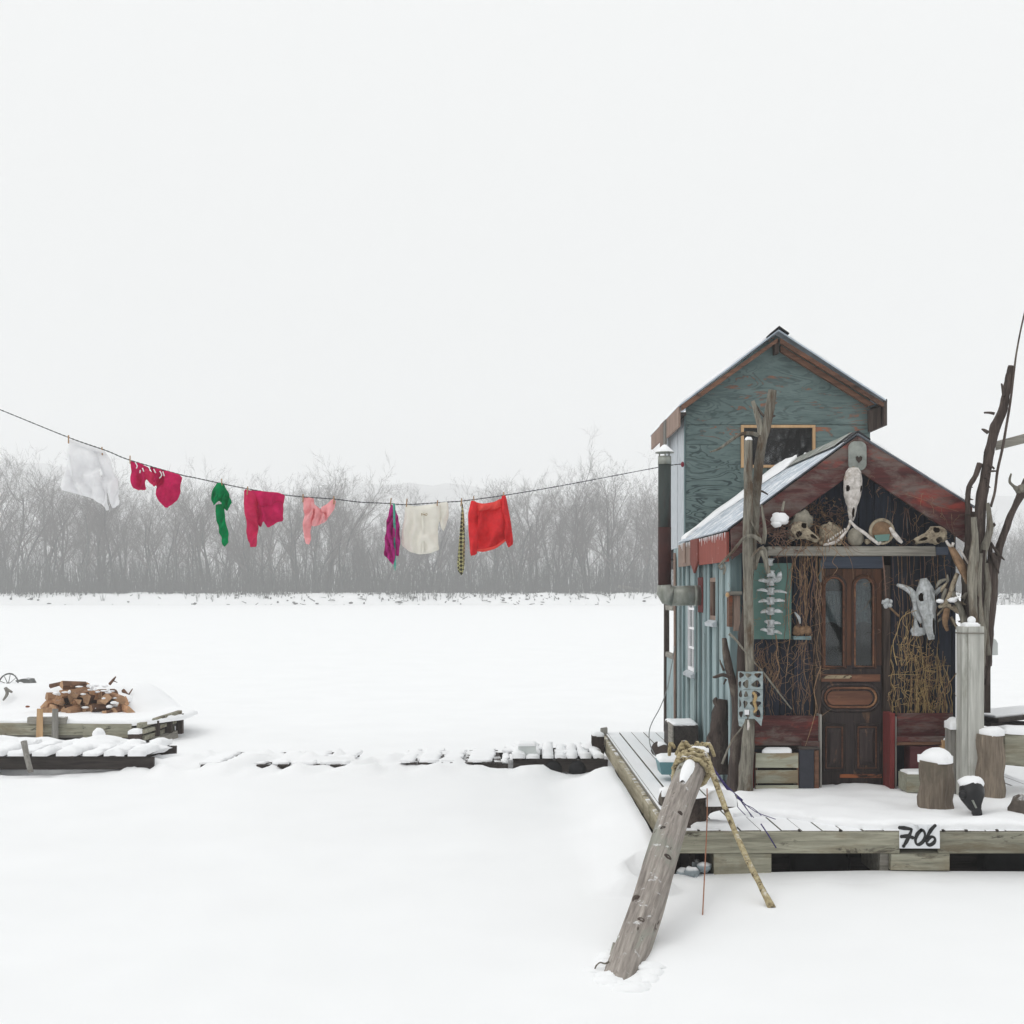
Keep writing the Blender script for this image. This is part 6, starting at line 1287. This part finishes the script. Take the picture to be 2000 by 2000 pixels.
for k in range(70): x = vr.uniform(1548, 1640); y = vr.uniform(970, 1060); S.append(([(x, y), (x+2, y+3), (x+4, y+2)], 2.2, vr.uniform(11.05, 11.12)))
vine('dry_vine', 'tangled dry brown vine in the left half of the gable above the shelf', S, 'vine', ['vine', 'vine', 'vinered'])
S = []
for k in range(24):
    x = vr.gauss(1578, 20); x = min(1604, max(1535, x)); y0 = vr.choice((1070, 1085, 1086, 1090)); S.append((wander(x, y0, x+vr.gauss(-4, 12), vr.uniform(1180, 1400), 9, 4.5), vr.uniform(.7, 2.0), vr.uniform(11.05, 11.14)))
for k in range(40): x = vr.uniform(1545, 1604); y = vr.uniform(1090, 1390); S.append((wander(x, y, x+vr.gauss(0, 14), y+vr.uniform(10, 50), 4, 4), vr.uniform(.5, 1.1), vr.uniform(11.04, 11.14)))
for k in range(26): x = vr.uniform(1475, 1600); y = vr.uniform(1255, 1395); S.append((wander(x, 1398, x+vr.gauss(0, 14), y, 4, 5), vr.uniform(.5, 1.1), vr.uniform(11.08, 11.16)))
for k in range(60): x = vr.uniform(1475, 1530); y = vr.uniform(1250, 1330); S.append((wander(x, y, x+vr.gauss(0, 14), y+vr.uniform(20, 70), 4, 4), vr.uniform(.5, 1.0), vr.uniform(11.08, 11.16)))
for k in range(26): x = vr.uniform(1535, 1640); S.append((wander(x, vr.uniform(1020, 1060), x+vr.gauss(0, 22), vr.uniform(1066, 1150), 5, 9), vr.uniform(.6, 1.3), vr.uniform(10.86, 10.92)))
S.append(([(1515, 1240), (1518, 1262), (1516, 1280), (1522, 1305), (1516, 1325), (1508, 1332)], 2.4, 11.03)); S.append(([(1604, 1300), (1590, 1345), (1594, 1380), (1585, 1420), (1570, 1465), (1566, 1478)], 1.6, 10.93))
for k in range(70): x = vr.uniform(1478, 1606); y = vr.uniform(1090, 1380); S.append((wander(x, y, x+vr.gauss(0, 34), y+vr.gauss(0, 40), 6, 7), vr.uniform(.45, .8), vr.uniform(10.95, 11.12)))
vine('dry_vine', 'dry brown vine climbing the wall between the green board and the door', S, 'vine', ['vine', 'vine', 'vinered'])
S = []
for k in range(64):
    x = vr.gauss(1797, 30); x = min(1852, max(1742, x)); y = vr.uniform(1235, 1330); S.append((wander(x+vr.gauss(0, 8), 1396, x, y, 6, 5.5), vr.uniform(.7, 1.7), vr.uniform(11.0, 11.14)))
for k in range(100): x = vr.gauss(1797, 27); y = vr.uniform(1250, 1385); S.append((wander(x, y, x+vr.gauss(0, 18), y+vr.gauss(0, 16), 4, 8), vr.uniform(.6, 1.3), vr.uniform(10.98, 11.1)))
S.append(([(1887, 1292), (1868, 1315), (1850, 1340), (1838, 1358), (1826, 1384)], 2.2, 10.9)); S.append(([(1752, 1300), (1744, 1260), (1752, 1235), (1762, 1205), (1790, 1192)], 1.8, 11.0))
for k in range(12): x = vr.uniform(1755, 1800); S.append((wander(x, 1300, x+vr.gauss(0, 14), vr.uniform(1185, 1230), 5, 6), vr.uniform(.8, 1.6), 11.05))
vine('dry_vine', 'straw-coloured dry vine mat on the wall above the right bench', S, 'straw', ['straw', 'straw', 'vine'])
S = []
for k in range(12): x = lerp(1738, 1850, (k+vr.random())/12); S.append((wander(x, 1084, x+vr.gauss(3, 5), vr.uniform(1130, 1290), 6, 2), vr.uniform(.8, 1.4), vr.uniform(11.0, 11.12)))
for k in range(9): x = vr.uniform(1690, 1800); top = 925+(x-1680)*.66+8; S.append((wander(x, top, x+vr.gauss(4, 8), min(1062, top+vr.uniform(40, 130)), 5, 2.5), vr.uniform(.6, 1.2), vr.uniform(11.04, 11.14)))
for k in range(14): x = vr.uniform(1690, 1880); y = 925+(x-1690)*.66+vr.uniform(-40, 0); S.append((wander(x, y, x+vr.gauss(0, 25), y+vr.gauss(10, 25), 5, 5), vr.uniform(.5, .9), 10.94))
for k in range(50): x = vr.uniform(1690, 1850); y = vr.uniform(max(950, 930+(x-1690)*.68), 1240); S.append((wander(x, y, x+vr.gauss(0, 26), y+vr.gauss(0, 34), 6, 7), vr.uniform(.45, .8), vr.uniform(10.97, 11.1)))
vine('dry_vine', 'thin reddish bare vine strands hanging over the right half of the front', S, 'vinered', ['vinered', 'vine'])
# ------------------------------------------------------------------ clothesline and washing
def YL(px): return lerp(12.8, 14.08, px/1333.)
line = thing('clothesline', 'twisted dark clothesline sagging from the left edge to the cabin', 'clothesline', P(1333, 906, 14.08))
lp_ = [(-120, 752)]+LINE; pts3 = [P(a, q, YL(a)) for a, q in lp_]; pts3, _ = catmull(pts3, [1]*len(pts3), 24)
for ph in (0, PI):
    pp = []; s_ = 0
    for i, p in enumerate(pts3):
        if i: s_ += (p-pts3[i-1]).length
        pp.append(p+V((0, math.cos(s_*70+ph), math.sin(s_*70+ph)))*.0034)
    MB().tube(pp, .0037, 5, caps=False).build('strand', M['line'], line)
MB().blob(P(1333, 907, 14.07), (.02, .02, .03), .1, 1, 10, 8).build('hook', M['redhook'], line)
def tri(poly, step):
    pts = [V(p) for p in poly]; d = []; n = len(pts)
    for i in range(n):
        a, b = pts[i], pts[(i+1) % n]; m = max(1, int((b-a).length/step))
        d += [a.lerp(b, j/m) for j in range(m)]
    m = len(d); x0 = min(p.x for p in d); x1 = max(p.x for p in d); y0 = min(p.y for p in d); y1 = max(p.y for p in d); inner = []
    x = x0+step/2
    while x < x1:
        y = y0+step/2
        while y < y1: inner.append(V((x+R.uniform(-.15, .15)*step, y+R.uniform(-.15, .15)*step))); y += step
        x += step
    vv, ee, ff, a, b, c = delaunay_2d_cdt(d+inner, [(i, (i+1) % m) for i in range(m)], [list(range(m))], 1, 1e-4)
    def bd(q):
        best = 99
        for i in range(n):
            a, b = pts[i], pts[(i+1) % n]; ab = b-a; t = max(0, min(1, (q-a).dot(ab)/max(1e-9, ab.length_squared))); best = min(best, (q-a-ab*t).length)
        return best
    return vv, ff, [bd(q) for q in vv]
def cloth(name, poly, mat, parent, puff=5, fold=4, fs=.09, dy=0, seed=0, dirx=1., diry=.15, step=3.2):
    """a garment piece: front and back layer, puffed and folded; outline in photo pixels at its own depth on the line"""
    n = len(poly); sm = []                                   # round the outline
    for i in range(n):
        a, b = poly[i], poly[(i+1) % n]; sm += [(lerp(a[0], b[0], .12), lerp(a[1], b[1], .12)), (lerp(a[0], b[0], .88), lerp(a[1], b[1], .88))]
    vv, ff, dd = tri(sm, step); b = MB(); px0 = sum(p[0] for p in poly)/n; Y = YL(px0)+dy; k = Y/F; fr_, bk = [], []
    ytop = min(p[1] for p in poly)
    for q, d in zip(vv, dd):
        g = smooth((q.y-ytop)/40)*.8+.2
        u = (q.x*dirx+q.y*diry)*fs+3*noise.noise(V((q.x*.02, q.y*.015, seed)))
        w = (1.7 if mat.name.startswith(('white', 'cream')) else 2.5)*fold*g*(math.sin(u*2*PI*.55)*.6+.9*noise.noise(V((q.x*.045, q.y*.02, seed+4)))+.35*noise.noise(V((q.x*.14, q.y*.09, seed+7))))
        e = puff*math.sqrt(min(1, d/7)); p = P(q.x, q.y, Y)
        fr_.append(V((p.x, p.y+(w-e)*k, p.z))); bk.append(V((p.x, p.y+(w+e*.7+.6)*k, p.z)))
    m = len(vv); b.add(fr_+bk, [f[::-1] for f in ff]+[tuple(m+i for i in f) for f in ff], True)
    ed = {}
    for f in ff:
        for i in range(3): ed[(f[i], f[(i+1) % 3])] = 1
    base = len(b.v)-2*m
    for (i, j) in ed:
        if (j, i) not in ed: b.f.append([base+i, base+j, base+m+j, base+m+i]); b.sm.append(True)
    return b.build(name, mat, parent)
def garment(nm, lab, cat, cx_): return thing(nm, lab, cat, P(*cx_, YL(cx_[0])), 'washing on the clothesline')
t = garment('white_trousers', 'white trousers billowing at the left end of the clothesline', 'trousers', (178, 990))
cloth('leg', [(134, 857), (170, 868), (196, 878), (197, 920), (204, 960), (207, 992), (200, 986), (176, 972), (147, 964), (120, 957), (128, 915), (132, 880)], M['c_white'], t, 6, 9, .045, 0, 1, 1, -.25); cloth('leg', [(184, 874), (205, 881), (217, 900), (228, 940), (236, 986), (224, 991), (217, 992), (213, 965), (209, 952), (213, 996), (208, 998), (200, 950), (192, 905)], M['c_white'], t, 5, 7, .05, -.03, 2, 1, -.25)
cloth('waistband', [(134, 857), (206, 881), (205, 887), (133, 864)], M['c_white'], t, 3, 2, .05, -.035, 3)
t = garment('magenta_shorts', 'crumpled magenta shorts with white print on the clothesline', 'shorts', (304, 990))
cloth('leg', [(254, 899), (270, 903), (290, 913), (292, 930), (285, 938), (282, 957), (268, 957), (257, 952), (255, 925)], M['c_mag'], t, 5, 6, .07, 0, 5)
cloth('leg', [(291, 911), (320, 918), (354, 928), (355, 963), (345, 980), (323, 993), (313, 978), (304, 948), (300, 930)], M['c_mag'], t, 7, 7, .06, -.02, 6)
cloth('crotch_fold', [(276, 914), (288, 916), (300, 925), (306, 945), (301, 951), (287, 938), (280, 930)], M['c_rose'], t, 4, 3, .1, -.04, 7)
for k, l in enumerate(([(264, 903), (268, 910), (266, 915)], [(274, 918), (273, 924)], [(300, 916), (304, 924)], [(312, 920), (316, 928), (311, 934)], [(318, 921), (321, 930)], [(278, 914), (281, 921)])):
    MB().tube([P(a, q, YL(a)-.075) for a, q in l], .006, 5, k=2).build('white_print', M['c_white'], t)
t = garment('green_jersey', 'twisted bright green jersey top hanging narrow on the clothesline', 'top', (435, 1060))
cloth('body', [(424, 942), (436, 943), (442, 955), (454, 980), (446, 999), (439, 996), (434, 985), (428, 978), (420, 988), (413, 980), (416, 955)], M['c_green'], t, 5, 6, .1, 0, 9)
cloth('sleeve', [(421, 985), (436, 984), (441, 1010), (448, 1058), (437, 1069), (428, 1035), (420, 1000)], M['c_green'], t, 5, 4, .09, -.02, 10)
cloth('collar', [(423, 945), (432, 944), (440, 960), (444, 974), (432, 972), (424, 975), (420, 960)], M['c_green'], t, 4, 4, .12, -.05, 11)
t = garment('raspberry_trousers', 'raspberry trousers with one leg hanging long on the clothesline', 'trousers', (515, 1060))
cloth('leg', [(477, 955), (490, 958), (502, 965), (503, 1000), (503, 1050), (500, 1068), (490, 1069), (483, 1055), (478, 1020), (476, 990)], M['c_rose'], t, 6, 5, .05, 0, 12)
cloth('seat', [(488, 957), (520, 960), (545, 962), (557, 968), (553, 985), (530, 990), (508, 988), (498, 980)], M['c_mag'], t, 5, 5, .09, -.03, 13)
cloth('leg', [(500, 982), (553, 980), (554, 1017), (538, 1020), (521, 1031), (517, 1018), (510, 1030), (503, 1026)], M['c_mag'], t, 5, 6, .08, -.01, 14)
t = garment('pink_print_trousers', 'small pale pink printed trousers bunched on the clothesline', 'trousers', (623, 1050))
cloth('leg', [(590, 970), (612, 972), (614, 985), (612, 1010), (606, 1040), (609, 1054), (605, 1064), (597, 1062), (593, 1030), (594, 1000)], M['c_pink'], t, 5, 5, .09, 0, 15)
cloth('seat', [(608, 978), (618, 988), (627, 995), (640, 1012), (632, 1022), (612, 1029), (604, 1020), (602, 1000)], M['c_pink'], t, 5, 5, .09, -.02, 16)
cloth('leg', [(626, 992), (640, 983), (650, 974), (656, 978), (653, 995), (643, 1010), (634, 1018)], M['c_pink'], t, 5, 4, .1, -.03, 17)
t = garment('fuchsia_scarf', 'narrow fuchsia scarf with a mint ribbon on the clothesline', 'scarf', (766, 1100))
cloth('scarf', [(764, 984), (770, 990), (778, 1010), (782, 1060), (780, 1087), (774, 1085), (768, 1104), (758, 1092), (750, 1084), (751, 1060), (755, 1020), (759, 1000)], M['c_purple'], t, 4, 6, .16, 0, 18)
cloth('ribbon', [(767, 982), (772, 985), (773, 1030), (772, 1060), (774, 1100), (772, 1117), (769, 1105), (769, 1040)], M['c_teal'], t, 2, 2, .1, -.05, 19)
t = garment('cream_blouse', 'cream blouse with a small bow hanging wide on the clothesline', 'blouse', (825, 1085))
cloth('body', [(792, 985), (812, 989), (858, 983), (860, 1010), (855, 1030), (856, 1060), (858, 1074), (840, 1081), (820, 1083), (800, 1078), (784, 1065), (785, 1040), (790, 1010)], M['c_cream'], t, 7, 4, .05, 0, 20)
cloth('sleeve', [(857, 982), (875, 980), (877, 1005), (870, 1030), (866, 1038), (861, 1030), (858, 1010)], M['c_cream'], t, 5, 3, .08, -.01, 21)
MB().tube([P(a, q, YL(829)-.065) for a, q in [(824, 1007), (823, 1003), (828, 1005), (834, 1003), (833, 1007), (828, 1005)]], .003, 5, k=3).build('bow', M['straw'], t)
cloth('placket', [(824, 1000), (829, 1000), (829, 1080), (824, 1080)], M['c_cream'], t, 1, .5, .05, -.052, 22)
t = garment('olive_tie', 'narrow patterned olive tie hanging on the clothesline', 'tie', (900, 1120))
cloth('tie', [(902, 978), (904, 985), (907, 1010), (908, 1060), (907, 1110), (902, 1125), (894, 1115), (893, 1100), (898, 1040), (901, 1000)], M['c_tie'], t, 2, 1.5, .1, 0, 23)
t = garment('red_shirt', 'red long-sleeved shirt nearest the cabin on the clothesline', 'shirt', (958, 1085))
cloth('body', [(926, 980), (945, 984), (970, 979), (985, 970), (988, 1056), (968, 1071), (945, 1077), (930, 1076), (927, 1030)], M['c_red'], t, 7, 5, .06, 0, 24)
cloth('sleeve', [(920, 977), (931, 980), (934, 1030), (932, 1080), (928, 1084), (919, 1086), (915, 1040), (914, 1005)], M['c_red'], t, 6, 5, .08, -.06, 25)
cloth('sleeve', [(979, 969), (988, 967), (998, 1020), (1003, 1062), (993, 1070), (987, 1056), (981, 1010)], M['c_red'], t, 6, 5, .08, -.06, 26)
cloth('collar', [(932, 983), (940, 985), (955, 984), (970, 978), (976, 974), (979, 990), (970, 995), (955, 995), (934, 999)], M['c_coral'], t, 5, 3, .12, -.07, 27)
cloth('hem', [(931, 1072), (945, 1072), (968, 1066), (987, 1052), (988, 1057), (968, 1072), (945, 1078), (931, 1077)], M['c_coral'], t, 3, 1, .1, -.06, 28)
pins = [(134, 857, 'left corner of the white trousers'), (199, 880, 'right corner of the white trousers'), (254, 897, 'left corner of the magenta shorts'), (433, 942, 'top of the green top'), (484, 957, 'left corner of the raspberry trousers'), (592, 972, 'left corner of the pink trousers'), (652, 976, 'right corner of the pink trousers'), (764, 980, 'top of the fuchsia scarf'), (795, 981, 'left shoulder of the cream blouse'), (855, 984, 'right shoulder of the cream blouse'), (902, 980, 'top of the olive tie'), (925, 976, 'left shoulder of the red shirt'), (984, 968, 'right shoulder of the red shirt')]
for a, q, w_ in pins:
    e = thing('clothespin', 'small wooden clothespin at the '+w_, 'clothespin', P(a, q, YL(a)-.05), 'clothespins on the line')
    tl = R.uniform(-.012, .012)
    for s_ in (-1, 1): p = P(a, q-7, YL(a)-.05+s_*.006); p2 = P(a, q+9, YL(a)-.05+s_*.004); MB().beam(p, p2+V((tl, 0, 0)), .009, .01).build('prong', M['pin'], e)
